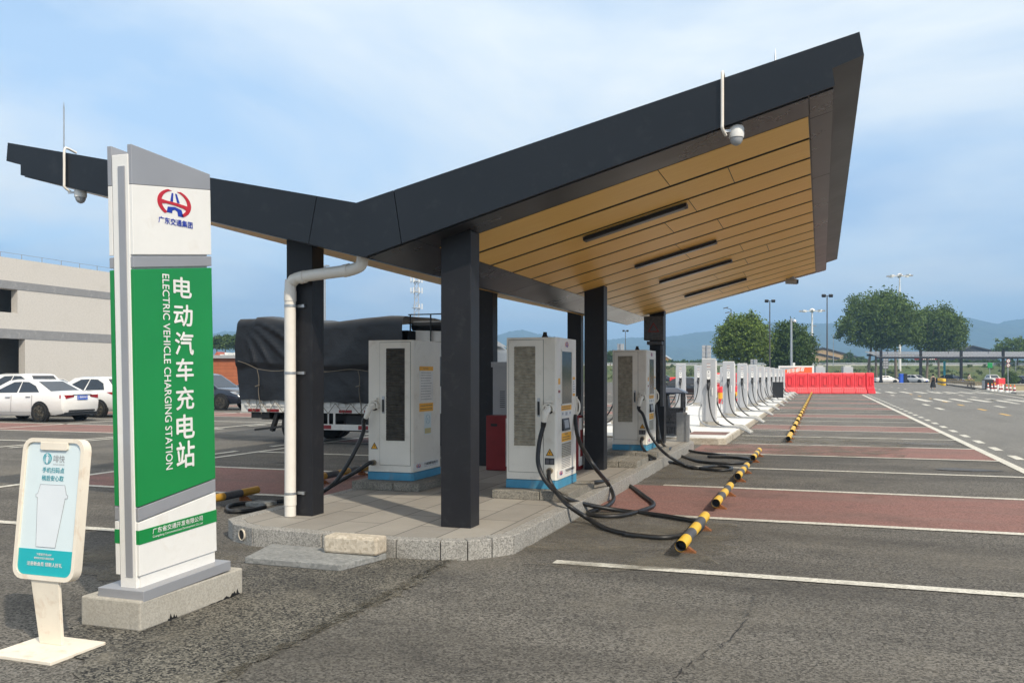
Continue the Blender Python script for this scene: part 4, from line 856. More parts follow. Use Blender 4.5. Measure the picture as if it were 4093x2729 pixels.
HATCH = dict(st=[(-1.98,.46,.92,.76),(-1.92,.30,1.04,.83),(-1.5,.24,1.04,.87),(-.3,.22,.99,.88),(.6,.22,.97,.88),(1.05,.23,.95,.87),(1.55,.24,.87,.84),(1.85,.28,.76,.78),(2.0,.34,.62,.68)],
             gh=(-1.88,-1.30,.18,1.10,.83,.61,1.02,.96,1.53), wx=(-1.25,1.25), wr=.31, tl=.90, hl=.70)
def car(label, kind, paint, loc, rz, group, plate=None):
    t = thing('parked_car', label, 'car', (0,0,0), 0, group); K = kind
    cs = lambda zb, zt, w: [(0,zb),(w*.86,zb),(w*.97,zb+.14),(w,zb+(zt-zb)*.55),(w*.985,zt-.12),(w*.93,zt-.03),(w*.82,zt),(0,zt+.025)]
    b = M(); v = []; ns = len(K['st'])
    for x, zb, zt, w in K['st']:
        h = cs(zb, zt, w); v += [(x,y,z) for y,z in h]+[(x,-y,z) for y,z in h[-2:0:-1]]
    n_ = 14; fs = [(i*n_+j,i*n_+(j+1)%n_,(i+1)*n_+(j+1)%n_,(i+1)*n_+j) for i in range(ns-1) for j in range(n_)]
    fs = [f[::-1] for f in fs]+[tuple(range(n_)),tuple((ns-1)*n_+j for j in range(n_))[::-1]]
    b.add(v, fs)
    xa,xb,xc_,xd,wb,wr_,za,zd,zr = K['gh']
    zm = (za*2+zr)/3; q = lambda x, y, z: (x, y, z)
    L = [(xa,-wb,za-.06),(xd,-wb,zd-.06),(xd,wb,zd-.06),(xa,wb,za-.06)]; U = [(xb,-wr_,zr-.05),(xc_,-wr_,zr-.05),(xc_,wr_,zr-.05),(xb,wr_,zr-.05)]
    Tt = [(xb+.18,-wr_*.8,zr),(xc_-.25,-wr_*.8,zr),(xc_-.25,wr_*.8,zr),(xb+.18,wr_*.8,zr)]
    b.add(L+U+Tt, [(0,1,5,4),(1,2,6,5),(2,3,7,6),(3,0,4,7),(4,5,9,8),(5,6,10,9),(6,7,11,10),(7,4,8,11),(8,9,10,11)])
    own(t, b.build('body', paint, smooth=True, ang=35))
    def bil(a, b_, c, d_, u, v_): return Vector(a)*(1-u)*(1-v_)+Vector(b_)*u*(1-v_)+Vector(c)*u*v_+Vector(d_)*(1-u)*v_
    def glass(name, quad, uv, off):
        nrm = (Vector(quad[1])-Vector(quad[0])).cross(Vector(quad[3])-Vector(quad[0])).normalized()*off
        b = M(); p = [bil(*quad,u,v_)+nrm for u,v_ in uv]; b.add(p+[x-nrm*2.5 for x in p],[tuple(range(len(p)))]+[(i+len(p),(i+1)%len(p)+len(p),(i+1)%len(p),i) for i in range(len(p))]); own(t, b.build(name, m_glass))
    for s_, quad in ((-1,(L[0],L[1],U[1],U[0])),(1,(L[2],L[3],U[3],U[2]))):
        a = [(.14,.16),(.47,.16),(.46,.92),(.25,.90),(.12,.62)]; c_ = [(.50,.16),(.90,.16),(.83,.62),(.74,.90),(.49,.92)]
        if s_ == 1: a, c_ = [(1-u,v_) for u,v_ in a][::-1], [(1-u,v_) for u,v_ in c_][::-1]
        glass('side_window', quad, a, .006); glass('side_window', quad, c_, .006)
    glass('windscreen', (L[1],L[2],U[2],U[1]), [(.09,.14),(.91,.14),(.94,.95),(.06,.95)], .006)
    glass('rear_window', (L[3],L[0],U[0],U[3]), [(.10,.22),(.90,.22),(.92,.93),(.08,.93)], .006)
    for x in K['wx']:
        for s_ in (-1, 1):
            yw = .885*s_; r_ = K['wr']
            b = M(); b.cyl((x,yw*.9,r_+.01),(x,(.899 if kind is not SUV else .918)*s_,r_+.01),r_+.055,n=22); own(t, b.build('wheel_arch', m_black, smooth=True))
            b = M(); b.lathe([(r_*.66,-.10),(r_*.95,-.10),(r_,-.07),(r_,.07),(r_*.95,.10),(r_*.66,.10)], (0,0,0), 22); b.v = [Vector((p.x+x, (p.z)+ (.835 if kind is not SUV else .85)*s_, p.y+r_)) for p in b.v]
            w = b.build('wheel', m_tyre, smooth=True); own(t, w)
            b = M(); yo = (.93 if kind is not SUV else .94)*s_
            for k in range(5):
                for dd in (-.13,.13):
                    an = 2*math.pi*k/5+dd; b.bar((x+.03*math.cos(an),yo,r_+.03*math.sin(an)),(x+r_*.64*math.cos(an+dd*.3),yo,r_+r_*.64*math.sin(an+dd*.3)),.03,.062)
            ring = arcp(x,r_,r_*.66,0,360,20)
            for k in range(20): b.bar((ring[k][0],yo,ring[k][1]),(ring[k+1][0],yo,ring[k+1][1]),.03,.045)
            b.cyl((x,yo-.012,r_),(x,yo+.012,r_),.05); b.build('rim', m_rim).parent = w
            b = M(); b.cyl((x,yo-s_*.014,r_),(x,yo-s_*.028,r_),r_*.66,n=20); b.build('brake_shadow', m_black).parent = w
    xr, _, zt0, w0 = K['st'][1]; zl = K['tl']; x0 = K['st'][0][0]
    for s_ in (-1,1):
        b = M(); pts = [(xr+.36,w0*1.02,zl+.05),(xr+.02,w0*.995,zl+.06),(x0-.015,w0*.86,zl+.06),(x0-.02,w0*.42,zl+.055),(x0-.02,w0*.46,zl-.01),(x0-.02,w0*.85,zl-.06),(xr+.02,w0*1.005,zl-.06),(xr+.2,w0*1.025,zl-.01)]
        p = [(a,y*s_,z) for a,y,z in pts]; b.add(p+[(a+.05,y*.93,z) for a,y,z in p], [tuple(range(8)),tuple(range(8))[::-1]]+[(i,(i+1)%8,(i+1)%8+8,i+8) for i in range(8)]); own(t, b.build('taillight', m_taillight))
        xf, _, ztf, wf = K['st'][-2]; zh = K['hl']; x1 = K['st'][-1][0]
        pts = [(xf-.30,wf*1.035,zh+.05),(xf+.02,wf*1.0,zh+.03),(x1+.0,wf*.80,zh-.0),(x1+.015,wf*.52,zh-.03),(x1+.015,wf*.55,zh-.10),(xf+.04,wf*.98,zh-.09),(xf-.12,wf*1.03,zh-.04)]
        b = M(); p = [(a,y*s_,z) for a,y,z in pts]; b.add(p+[(a-.05,y*.93,z) for a,y,z in p], [tuple(range(7)),tuple(range(7))[::-1]]+[(i,(i+1)%7,(i+1)%7+7,i+7) for i in range(7)]); own(t, b.build('headlight', m_headlight))
        b = M(); b.ball((xd-.32,.98*s_,zd+.07),.09,8,0,.7,1.1,.7); own(t, b.build('mirror', paint, smooth=True))
        b = M()
        b.bar((-.05,.905*s_,za-.16),(.16,.905*s_,za-.165),.03,.025); own(t, b.build('door_handle', m_steel)); b = M(); b.bar((-.95,.90*s_,za-.14),(-.75,.90*s_,za-.14),.03,.025); own(t, b.build('door_handle', m_steel))
        b = M()
        for x in (.95,-.08,-1.0): b.bar((x,.902*s_,.34),(x-.02,.897*s_,za-.08),.012,.01)
        b.bar((-.95,.902*s_,.33),(.95,.902*s_,.33),.012,.014); own(t, b.build('door_seam', m_greyink))
    b = M(); b.box(x0-.03,x0+.1,-.55,.55,.36,.41); b.box(x0+.02,x0+.2,-.7,.7,.22,.33); own(t, b.build('rear_bumper_trim', m_black))
    b = M(); b.box(x0-.022,x0+.02,-.40,.40,zl+.055,zl+.085); own(t, b.build('boot_trim', m_steel if paint is m_carwhite else m_black))
    b = M(); b.box(x1-.05,x1+.012,-.42,.42,.36,.52); own(t, b.build('grille', m_black)); b = M(); b.box(x1-.1,x1+.02,-.6,.6,.25,.31); own(t, b.build('front_bumper_trim', m_black))
    o = M().box(x0-.035,x0-.02,-.22,.22,zl-.10,zl+.04).build('number_plate', m_plate); own(t, o)
    own(t, M().box(x1+.013,x1+.025,-.22,.22,.40,.52).build('number_plate', m_plate))
    if plate: q_ = text('lettering', plate, m_label, None, (x0-.035,.20,zl-.075), (0,-1,0), (0,0,1), .40, .09, .02, .002); q_.parent = o
    t.location = (loc[0],loc[1],0); t.rotation_euler = (0,0,rz); return t
GL = 'cars parked in the left-hand bays'; GRt = 'cars parked beyond the drive on the right'
car('white saloon with red tail lights and blue plate seen from behind at left', SEDAN, m_carwhite, (-26.35,24.05), math.pi, GL, 'J·B800N')
car('white hatchback with dark window visor half hidden behind the green sign', HATCH, m_carwhite, (-26.9,27.35), math.pi, GL)
car('white car at the left frame edge behind the white saloon', SUV, m_carwhite, (-32.6,28.9), math.pi, GL)
car('white saloon of the back row directly below the pale building wall', SEDAN, m_carwhite, (-36.3,34.2), 0, GL)
car('grey saloon in the back row beside the sign pillar', SEDAN, m_cargrey, (-36.2,37.4), 0, GL)
car('dark navy sport utility vehicle between the green sign and the covered truck', SUV, m_carblue, (-27.0,34.6), 0, GL)
g = gp(2725,64); car('black saloon behind the litter bin and charging posts', SEDAN, m_carblack, (g.x,g.y), math.pi, GL)
g = gp(2663,190); car('small black car far away left of the charging posts', HATCH, m_carblack, (g.x,g.y), YAW-.3, GL)
g = gp(3542,170); car('white saloon seen side-on under the left bay of the slatted shelter', SEDAN, m_carwhite, (g.x,g.y), YAW, GRt)
g = gp(3663,166); car('white sport utility vehicle facing the camera beside the second shelter post', SUV, m_carwhite, (g.x,g.y), YAW-R(62), GRt)
g = gp(3636,176); car('black sport utility vehicle behind the white one under the big tree', SUV, m_carblack, (g.x,g.y), YAW, GRt)
g = gp(3776,176); car('black car with its raised tail beside the navy saloon', SUV, m_carblack, (g.x,g.y), YAW+R(150), GRt)
g = gp(3815,168); car('navy saloon facing the camera under the shelter', SEDAN, m_carblue, (g.x,g.y), YAW-R(80), GRt)
g = gp(3970,165); car('white car facing the camera behind the red cover and cones', SUV, m_carwhite, (g.x,g.y), YAW-R(100), GRt)
g = gp(4080,165); car('black saloon at the right frame edge beside the round bush', SEDAN, m_carblack, (g.x,g.y), YAW-R(75), GRt)

# lorry under a black tarpaulin
t = thing('covered_truck', 'white light lorry with its load under a black tied-down tarpaulin', 'truck')
TX0, TX1, TY0, TY1 = -13.05, -8.75, 17.88, 20.1
from mathutils import noise as mn_
def mnz(a, b_): return mn_.noise(Vector((a, b_, .37)))
def tarp_top(u): return 2.94-.10*min(1,max(0,(u-.12)/.25))+.035*math.sin(u*8+1)*(u > .1)+(.05*math.exp(-((u-.45)/.05)**2))+.06*max(0,(u-.6)/.4)
b = M(); nu, nv = 96, 30
grid = []
for i in range(nu+1):
    u = i/nu; x = TX0+(TX1-TX0)*u; col_ = []
    zt_, zb_ = tarp_top(u), 1.0-.09*u+.035*abs(math.sin(u*19))
    for j in range(nv+1):
        v_ = j/nv; z = zb_+(zt_-zb_)*v_
        f = 0
        d_ = (u*4.1+ (1-v_)*0)  ; dia = (u*4.1)*.62-(1-v_)*1.95            # folds fan out from the rear top corner
        a = math.atan2((1-v_)*1.95, u*4.1+.05); r_ = math.hypot(u*4.1, (1-v_)*1.95)
        f += .075*((1-abs(math.sin(a*11+.5*math.sin(r_*3))))**2.2-.25)*math.exp(-((r_-1.05)/.7)**2)*(1 if v_ > .42 else .2)*min(1,u*14)
        f += .018*math.sin(x*5.3+math.sin(z*3)*1.2)*(1-v_)+.02*mnz(x*2.2, z*1.6)+.012*(1-abs(mnz(x*3.1+z*2, z*2.5-x)))**3
        f += .03*mnz(x*.8+9, z*.9)
        if v_ > .42: f += .045                                             # the upper sheet overlaps the lower one
        rnd = max(0, v_-.93)/.07; y = TY0-.05-f*(1-.6*rnd)+rnd*rnd*.07; z -= rnd*rnd*.012
        xx = x+(.05*(1-abs(2*v_-1.0)) if 0 else 0)-(.10*math.sin(v_*3.0) if i < 3 else 0)
        col_.append((xx, y, z))
    for k in range(1, 9): 
        w = k/8; col_.append((x, TY0+.04+(TY1-TY0-.06)*w, zt_-.01+.05*math.sin(w*math.pi)+.02*math.sin(x*4+w*6)))
    grid.append(col_)
n_ = len(grid[0]); b.add([p for c in grid for p in c], [(i*n_+j,(i+1)*n_+j,(i+1)*n_+j+1,i*n_+j+1) for i in range(nu) for j in range(n_-1)])
b.box(TX0+.02,TX1-.02,TY0+.2,TY1,1.0,2.6)
tp = b.build('tarpaulin', m_tarp, smooth=True, ang=80); own(t, tp)
b = M()
zs = lambda u: 1.93-.20*min(1,u/.12)-.05*u
b.tube([(TX0+(TX1-TX0)*u/40, TY0-.13, zs(u/40)+.03*math.sin(u*.5)) for u in range(41)], .008, 6)
for u in (.13,.46,.75):
    x = TX0+(TX1-TX0)*u; b.tube(spline([(x,TY0-.16,zs(u)),(x+.02,TY0-.12,1.5),(x,TY0-.11,1.2),(x+.04,TY0-.10,.9),(x+.05,TY0-.06,.68)],4), .009, 6); b.tube([(x-.06,TY0-.15,1.33),(x+.05,TY0-.15,1.36)],.014,6)
for k in range(10):
    x = TX0+.2+k*.40; b.tube([(x,TY0-.09,1.0-.02*k*.4),(x+.2,TY0-.06,.72)],.008,5); b.tube([(x+.4,TY0-.09,.99-.02*k*.4),(x+.2,TY0-.06,.72)],.008,5)
own(t, b.build('tie_rope', m_rope))
b = M(); b.box(TX0,TX1,TY0,TY1,.72,1.05)
k = 0; x = TX0+.1
while x < TX1-.2: b.box(x,x+.13,TY0-.02,TY0-.001,.86,1.03); x += .2
own(t, b.build('bed_side', m_truckwhite, bevel=.006)); b = M()
for x in (TX0+.2,TX0+.72,TX0+1.22,TX0+2.65,TX0+3.3,TX0+3.8): b.box(x,x+.33,TY0-.012,TY0-.001,.735,.80)
own(t, b.build('reflector', m_firered))
b = M(); b.box(TX0+.15,-6.4,TY0+.6,TY0+.75,.52,.72); b.box(TX0+.15,-6.4,TY1-.75,TY1-.6,.52,.72); b.box(TX0+.25,TX0+.75,TY0+.05,TY0+.3,.58,.72); b.bar((TX0+.95,TY0+.1,.7),(TX0+.8,TY0+.1,.28),.12,.08); b.bar((TX0+.35,TY0+.05,.3),(TX0+1.2,TY0+.05,.40),.05,.05); b.box(-10.3,-8.9,TY0+.15,TY0+.55,.30,.68); b.box(TX0+1.0,TX0+1.25,TY0+.2,TY0+.5,.3,.6); own(t, b.build('chassis', m_chassis))
b = M(); b.box(-11.1,-8.9,TY0-.01,TY0+.03,.34,.47); b.box(-10.55,-10.5,TY0-.005,TY0+.025,.47,.72); b.box(-10.7,-10.67,TY0,TY0+.02,.47,.72); o = b.build('side_guard', m_truckwhite); own(t, o); b = M(); b.box(-10.85,-10.6,TY0-.016,TY0-.011,.36,.45); b.box(-9.9,-9.65,TY0-.016,TY0-.011,.36,.45); b.build('reflector', m_firered).parent = o
for xw in (-11.62,-7.75):
    for yw in ((TY0+.22,TY0+.48,TY1-.48,TY1-.22) if xw < -10 else (TY0+.2,TY1-.2)):
        b = M(); b.lathe([(.22,-.12),(.37,-.12),(.40,-.09),(.40,.09),(.37,.12),(.22,.12)], (0,0,0), 24); b.v = [Vector((p.x+xw,p.z+yw,p.y+.4)) for p in b.v]; w = b.build('wheel', m_tyre, smooth=True); own(t, w)
        b = M(); b.cyl((xw,yw-.09,.4),(xw,yw+.09,.4),.225,n=20); b.build('rim', m_truckwhite, smooth=True).parent = w
b = M(); b.prism([(-8.62,.55),(-6.75,.55),(-6.68,1.15),(-6.98,2.15),(-7.25,2.32),(-8.62,2.32)], XZ, TY0+.1, TY1-.1); own(t, b.build('cab', m_truckwhite, bevel=.05))
b = M(); b.prism([(-8.2,1.35),(-7.1,1.35),(-7.2,2.0),(-8.2,2.0)], XZ, TY0+.088, TY0+.099); own(t, b.build('side_window', m_glass)); b = M(); b.prism([(TY0+.25,1.25),(TY1-.25,1.25),(TY1-.32,2.05),(TY0+.32,2.05)], lambda a, z, k: (-6.695-(z-1.15)*.3+k, a, z), .0, .012); own(t, b.build('windscreen', m_glass))
b = M(); b.prism([(-8.6,2.33),(-7.2,2.33),(-7.0,2.25),(-7.5,2.55),(-8.6,2.6)], XZ, TY0+.25, TY1-.25); own(t, b.build('roof_deflector', m_truckwhite, bevel=.03))
b = M()
for z in (2.75,2.95): b.bar((-8.75,TY0+.2,z),(-7.3,TY0+.2,z),.025); b.bar((-8.75,TY1-.2,z),(-7.3,TY1-.2,z),.025)
for x in (-8.7,-8.2,-7.75,-7.3): b.bar((x,TY0+.2,2.35),(x,TY0+.2,2.95),.025); b.bar((x,TY1-.2,2.35),(x,TY1-.2,2.95),.025)
own(t, b.build('roof_rack', m_chassis)); b = M()
for k in range(5): b.tube([(-8.7+.02*k,TY0+.35+.3*k,2.70+.03*(k%2)),(-7.35,TY0+.35+.3*k,2.68+.03*(k%2))], .11, 9)
own(t, b.build('tarp_roll', m_tarp, smooth=True)); rebase(t, (-10,19,0))

# ------------------------------------------------------------------ red water barriers
def barrier():
    t = thing('water_barrier', '', 'barrier'); W = .99; b = M()
    pr_ = [(-.30,0),(.30,0),(.30,.12),(.17,.52),(.155,.62),(.13,1.70),(.10,1.77),(-.10,1.77),(-.13,1.70),(-.155,.62),(-.17,.52),(-.30,.12)]
    b.prism(pr_, YZ, -W/2+.006, W/2-.006); own(t, b.build('shell', m_barrier, bevel=.02))
    b = M(); y = lambda z: -.155+.022*(z-.62)
    for x0, x1, z0, z1, e in ((-.33,.33,.60,1.60,.035),(-.18,.18,.72,1.46,.07)):
        ins = .05
        for a, c_, d_, f in ((x0,x0+ins,z0,z1),(x1-ins,x1,z0,z1),(x0,x1,z1-ins,z1),(x0,x1,z0,z0+ins)): b.add([(a,y(d_),d_),(c_,y(d_),d_),(c_,y(f),f),(a,y(f),f),(a,y(d_)-e,d_),(c_,y(d_)-e,d_),(c_,y(f)-e,f),(a,y(f)-e,f)],[(0,3,2,1),(4,5,6,7),(0,1,5,4),(1,2,6,5),(2,3,7,6),(3,0,4,7)])
    own(t, b.build('moulded_panel', m_barrier, bevel=.008)); b = M()
    for k in range(5):
        x = -.36+.18*k; b.add([(x-.05,-.305,.10),(x+.05,-.305,.10),(x+.045,-.20,.47),(x-.045,-.20,.47),(x-.05,-.33,.06),(x+.05,-.33,.06),(x+.04,-.24,.45),(x-.04,-.24,.45)],[(4,5,6,7),(0,4,7,3),(1,2,6,5),(3,7,6,2),(0,1,5,4)])
    own(t, b.build('foot_rib', m_barrier)); b = M(); b.cyl((.25,0,1.76),(.25,0,1.80),.06); b.cyl((-.25,0,1.76),(-.25,0,1.80),.06); own(t, b.build('filler_cap', m_barrier)); return t
wb_ = barrier(); names = ['leftmost','second','third','fourth','fifth','sixth','seventh','eighth']
for i in range(8):
    g = gp(3108+47*i, 75.8); o = wb_ if i == 0 else dup(wb_); o.location = (g.x,g.y,0); o.rotation_euler = (0,0,YAW); tag(o, f'{names[i]} red water barrier of the front row at the end of the bays', None, 'red water-filled barriers')
g = gp(3474,75.9); o = dup(wb_); o.location = (g.x,g.y,0); o.rotation_euler = (0,0,YAW+R(32)); tag(o, 'red water barrier turned end-on at the right end of the row', None, 'red water-filled barriers')
for i, x in enumerate((2868,2915,2962,3009)):
    g = gp(x, 79.5); o = dup(wb_); o.location = (g.x,g.y,0); o.rotation_euler = (0,0,YAW); tag(o, ['red barrier with a white no-smoking notice between the charging posts','red barrier glimpsed right of the second front post','red barrier glimpsed behind the third front post','red barrier glimpsed behind the fourth front post'][i], None, 'red water-filled barriers')
    if i == 0:
        b = M(); b.T = Matrix.Translation((0,-.24,.95)); b.box(-.33,.33,-.01,0,0,.70); n_ = b.build('notice', m_label); n_.parent = o; b = M(); b.T = Matrix.Translation((0,-.252,1.42))
        ring = arcp(0,0,.16,0,360,20)
        for k in range(20): b.bar((ring[k][0],0,ring[k][1]),(ring[k+1][0],0,ring[k+1][1]),.035,.01)
        b.bar((-.11,0,.11),(.11,0,-.11),.035,.01); q_ = b.build('no_smoking_mark', m_greyink); q_.parent = n_
        text('lettering', '严禁烟火', m_greyink, n_, (-.25,-.252,1.03), (1,0,0), (0,0,1), .5, .12, .02)
for i in range(5):
    g = gp(2690+26*i, 135); o = dup(wb_); o.location = (g.x,g.y,0); o.rotation_euler = (0,0,YAW); o.scale = (1,1,.7); tag(o, 'distant low red barrier beyond the black saloon', None, 'distant red barriers')
def trolley(label, x, D):
    g = gp(x, D); t = thing('fire_trolley', label, 'fire trolley', (0,0,0), 0, 'red fire extinguisher trolleys'); b = M()
    b.lathe([(.16,.18),(.19,.22),(.19,.85),(.15,.98),(.05,1.04)], (0,0,0), 14); own(t, b.build('tank', m_barrier, smooth=True)); b = M(); b.lathe([(.192,.42),(.192,.72)], (0,0,0), 14); own(t, b.build('tank_label', m_orange))
    b = M(); b.tube(spline([(-.2,.15,.2),(-.2,.2,.9),(-.2,.28,1.15),(.2,.28,1.15),(.2,.2,.9),(.2,.15,.2)],4), .018, 8); own(t, b.build('handle_frame', m_steel, smooth=True))
    for s_ in (-1,1): b = M(); b.cyl((.26*s_,.12,.16),(.31*s_,.12,.16),.16,n=16); own(t, b.build('wheel', m_tyre, smooth=True))
    b = M(); b.tube(spline([(0,-.05,1.04),(.2,-.2,.9),(.22,-.22,.5),(.1,-.22,.35)],4), .02, 8); own(t, b.build('hose', m_rubber, smooth=True)); t.location = (g.x,g.y,0); t.rotation_euler = (0,0,YAW); return t
trolley('red fire trolley with yellow label between the first two front posts', 2886, 44)
trolley('red fire trolley just left of the third front post', 2948, 46)
# billboard and cabinets behind the barriers
g = gp(3182, 88); t = thing('billboard', 'orange billboard with white slanted lettering behind the red barriers', 'billboard')
b = M(); b.box(-1.75,1.75,-.1,.1,.6,2.5); own(t, b.build('frame', m_white)); own(t, M().box(-1.6,1.55,-.115,-.101,.7,2.36).build('orange_face', mat('orange_print',(.85,.13,.03),.4))); b = M(); b.prism([(-1.6,2.36),(-1.6,2.0),(.1,2.36)], XZ, -.12, -.1155); own(t, b.build('dark_corner', m_grey_cab)); b = M(); b.box(-1.5,-1.4,-.05,.05,0,.6); b.box(1.4,1.5,-.05,.05,0,.6); own(t, b.build('leg', m_steel))
own(t, text('lettering', '充车都有', m_label, None, (-1.0,-.116,1.78), (1,0,.10), (.18,0,1), 1.75, .42, .03)); t.location = (g.x,g.y,0); t.rotation_euler = (0,0,YAW)
for i, (x, D) in enumerate(((3276,90),(3386,90),(2903,84))):
    g = gp(x, D); t = thing('equipment_cabinet', ['pale grey cabinet right of the orange billboard','pale grey cabinet standing alone behind the barriers','pale grey cabinet behind the first two charging posts'][i], 'cabinet', (0,0,0), 0, 'pale grey cabinets behind the barriers')
    own(t, M().box(-.5,.5,-.3,.3,0,2.42).build('cabinet_body', m_grey_cab, bevel=.01), M().box(-.3,.3,-.25,.25,2.42,2.5).build('cap', m_label), M().box(-.47,.47,-.31,-.3,.1,2.35).build('door', m_post)); t.location = (g.x,g.y,0); t.rotation_euler = (0,0,YAW)

# ------------------------------------------------------------------ buildings
def cam_box(mb, xa, xb, D, dep, z0, z1, m=0):
    a, c_ = gp(xa, D), gp(xb, D); f = Vector((-SN, CS))*dep
    q_ = [a, c_, c_+f, a+f]; return mb.prism([tuple(p) for p in q_], XY, z0, z1, m)
m_tile = mat('pale_wall_tile', (.58,.545,.50), .8, var=.07, scale=9, bump=.02, bscale=9, dirt=(.46,.43,.38), dscale=.7, damt=.35)
m_band = mat('grey_render', (.25,.25,.255), .8, var=.08, scale=3, dirt=(.55,.54,.52), dscale=2.3, damt=.45)
m_dark = mat('dark_interior', (.10,.09,.08), .8)
t = thing('tiled_building', 'pale tiled building with two grey bands and dark openings at left', 'building')
BX = -46.0
Wb = lambda y0, y1, z0, z1, mb, x=BX, th=.5: mb.box(x-th, x, y0, y1, z0, z1)
b = M()
def hole_wall(mb, ya, yb, z0, z1, oy0, oy1, oz0, oz1):
    Wb(ya, oy0, z0, z1, mb); Wb(oy1, yb, z0, z1, mb)
    if oz0 > z0: Wb(oy0, oy1, z0, oz0, mb)
    if oz1 < z1: Wb(oy0, oy1, oz1, z1, mb)
oyA = at(100,1400,X=BX).y; oyB = at(70,1200,X=BX).y
za = at(0,1312,X=BX).z; zb2 = at(0,1350,X=BX).z; zc2 = at(0,1118,X=BX).z; zd2 = at(0,1150,X=BX).z; ztop = at(0,1025,X=BX).z; zsill = at(0,1246,X=BX).z
hole_wall(b, 26, 53, -.1, zb2, 30, oyA, -.1, zb2-.02)
hole_wall(b, 26, 53, za, zd2, 30, oyB, zsill, zd2-.02); b.box(BX-.5,BX,26,53,zc2,ztop)
b.box(BX-14,BX-.5,52.5,53,-.1,ztop); own(t, b.build('wall', m_tile))
b = M(); b.box(BX-.45,BX+.03,26,53.02,zb2,za); b.box(BX-.45,BX+.03,26,53.02,zd2,zc2); own(t, b.build('grey_band', m_band))
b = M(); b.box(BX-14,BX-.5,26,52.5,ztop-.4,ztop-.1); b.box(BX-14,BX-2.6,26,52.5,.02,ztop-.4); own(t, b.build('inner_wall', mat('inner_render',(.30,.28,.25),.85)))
b = M(); b.box(BX-2.6,BX-.45,26,52.4,za-.25,za-.02); own(t, b.build('floor_slab', m_band)); b = M(); b.box(BX-1.5,BX-1.4,30,oyA-.8,-.1,zb2-.5); own(t, b.build('roller_door', m_dark)); b = M(); b.box(BX-1.2,BX-1.1,30,oyB-.8,zsill,zd2-.4); own(t, b.build('recessed_window', m_glass))
b = M(); b.bar((BX-.2,26,ztop+.32),(BX-.2,52.9,ztop+.32),.02)
for k in range(18): b.bar((BX-.2,26.5+1.5*k,ztop),(BX-.2,26.5+1.5*k,ztop+.32),.025)
own(t, b.build('roof_rail', m_greyink)); rebase(t, (BX,40,0))
t = thing('orange_wall_shed', 'low orange-walled shed with grey roof edge behind the navy car', 'building')
m_or = brick('orange_sheet', (.45,.14,.055), (.40,.12,.05), (.30,.09,.04), 2.5, .30, .02, .7, rot=(R(90),0,0), wvar=.3)
b = M(); cam_box(b, 700, 985, 78, 9, 0, 3.05); own(t, b.build('wall', m_or)); b = M(); cam_box(b, 690, 990, 77.7, 9.6, 3.055, 3.33); own(t, b.build('roof', m_grey_cab)); b = M()
for i in range(6): cam_box(b, 880+18*i, 893+18*i, 84, 2, 3.34, 3.72 if i % 2 else 3.55)
own(t, b.build('roof_vents', m_label)); b = M(); a_, c_ = gp(852,86), gp(880,86); mid_ = (a_+c_)/2; b.add([(a_.x,a_.y,3.34),(c_.x,c_.y,3.34),(mid_.x,mid_.y,3.85),(a_.x-1,a_.y+3,3.34),(c_.x-1,c_.y+3,3.34),(mid_.x-1,mid_.y+3,3.85)],[(0,1,2),(5,4,3),(0,2,5,3),(2,1,4,5)]); own(t, b.build('gable', mat('brick_red',(.40,.10,.06),.8)))
def gable_house(name, label, xa, xp, xb, ypk, yl, yr, ybase, D, dep, wm, rm, ov=.5):
    """gable end facing us: left eave xa/yl, ridge xp/ypk, right eave xb/yr in survey units"""
    t = thing(name, label, 'building'); f = Vector((-SN, CS, 0))*dep
    A = Vector((*gp(xa,D), zp(yl,D))); Pk = Vector((*gp(xp,D), zp(ypk,D))); B = Vector((*gp(xb,D), zp(yr,D))); A0 = Vector((A.x,A.y,0)); B0 = Vector((B.x,B.y,0))
    b = M(); v = [A0,B0,B,Pk,A]; b.add(v+[p+f for p in v],[(0,1,2,3,4),(9,8,7,6,5),(0,5,6,1),(1,6,7,2),(0,4,9,5)]); own(t, b.build('wall', wm))
    e = -Vector((-SN,CS,0))*ov; up = Vector((0,0,.25)); b = M()
    for p, q_ in ((A,Pk),(Pk,B)):
        d_ = (q_-p).normalized()*ov; p1 = p-(d_ if p is A else 0*d_); q1 = q_+(d_ if q_ is B else 0*d_); b.add([p1+e+up*.2,q1+e+up*.2,q1+f+up*.2,p1+f+up*.2,p1+e+up*2,q1+e+up*2,q1+f+up*2,p1+f+up*2],[(3,2,1,0),(4,5,6,7),(0,1,5,4),(1,2,6,5),(2,3,7,6),(3,0,4,7)])
    own(t, b.build('roof', rm)); return t
m_darkroof = mat('dark_roof', (.022,.024,.03), .6, var=.2); m_tan = mat('tan_wall', (.40,.28,.15), .8, var=.06)
gable_house('warehouse', 'tan warehouse with long dark sloping roof left of the big tree', 3180,3292,3466,1394,1416,1440,1480,330,40,m_tan,m_darkroof)
gable_house('warehouse', 'lower tan warehouse wing with dark roof edge in front', 3140,3215,3350,1404,1425,1434,1480,322,7,m_tan,m_darkroof)
gable_house('dark_hall', 'dark-roofed hall rising behind the slatted shelter', 3842,3886,3985,1386,1408,1410,1440,310,30,m_darkroof,m_darkroof)
gable_house('yellow_house', 'small orange-yellow house with pale roof left of the charging posts', 2640,2658,2680,1423,1437,1437,1450,300,12,mat('yellow_wall',(.62,.33,.09),.7),mat('pale_roof',(.50,.55,.60),.5))
t = thing('pale_shed', 'long pale-roofed shed seen between column and far charger', 'building'); b = M(); cam_box(b, 2395, 2660, 290, 12, 0, zp(1426,290)); own(t, b.build('wall', m_label)); b = M(); cam_box(b, 2392, 2663, 289.5, 13, zp(1426,290)+.02, zp(1421,290)); own(t, b.build('roof', m_pale))
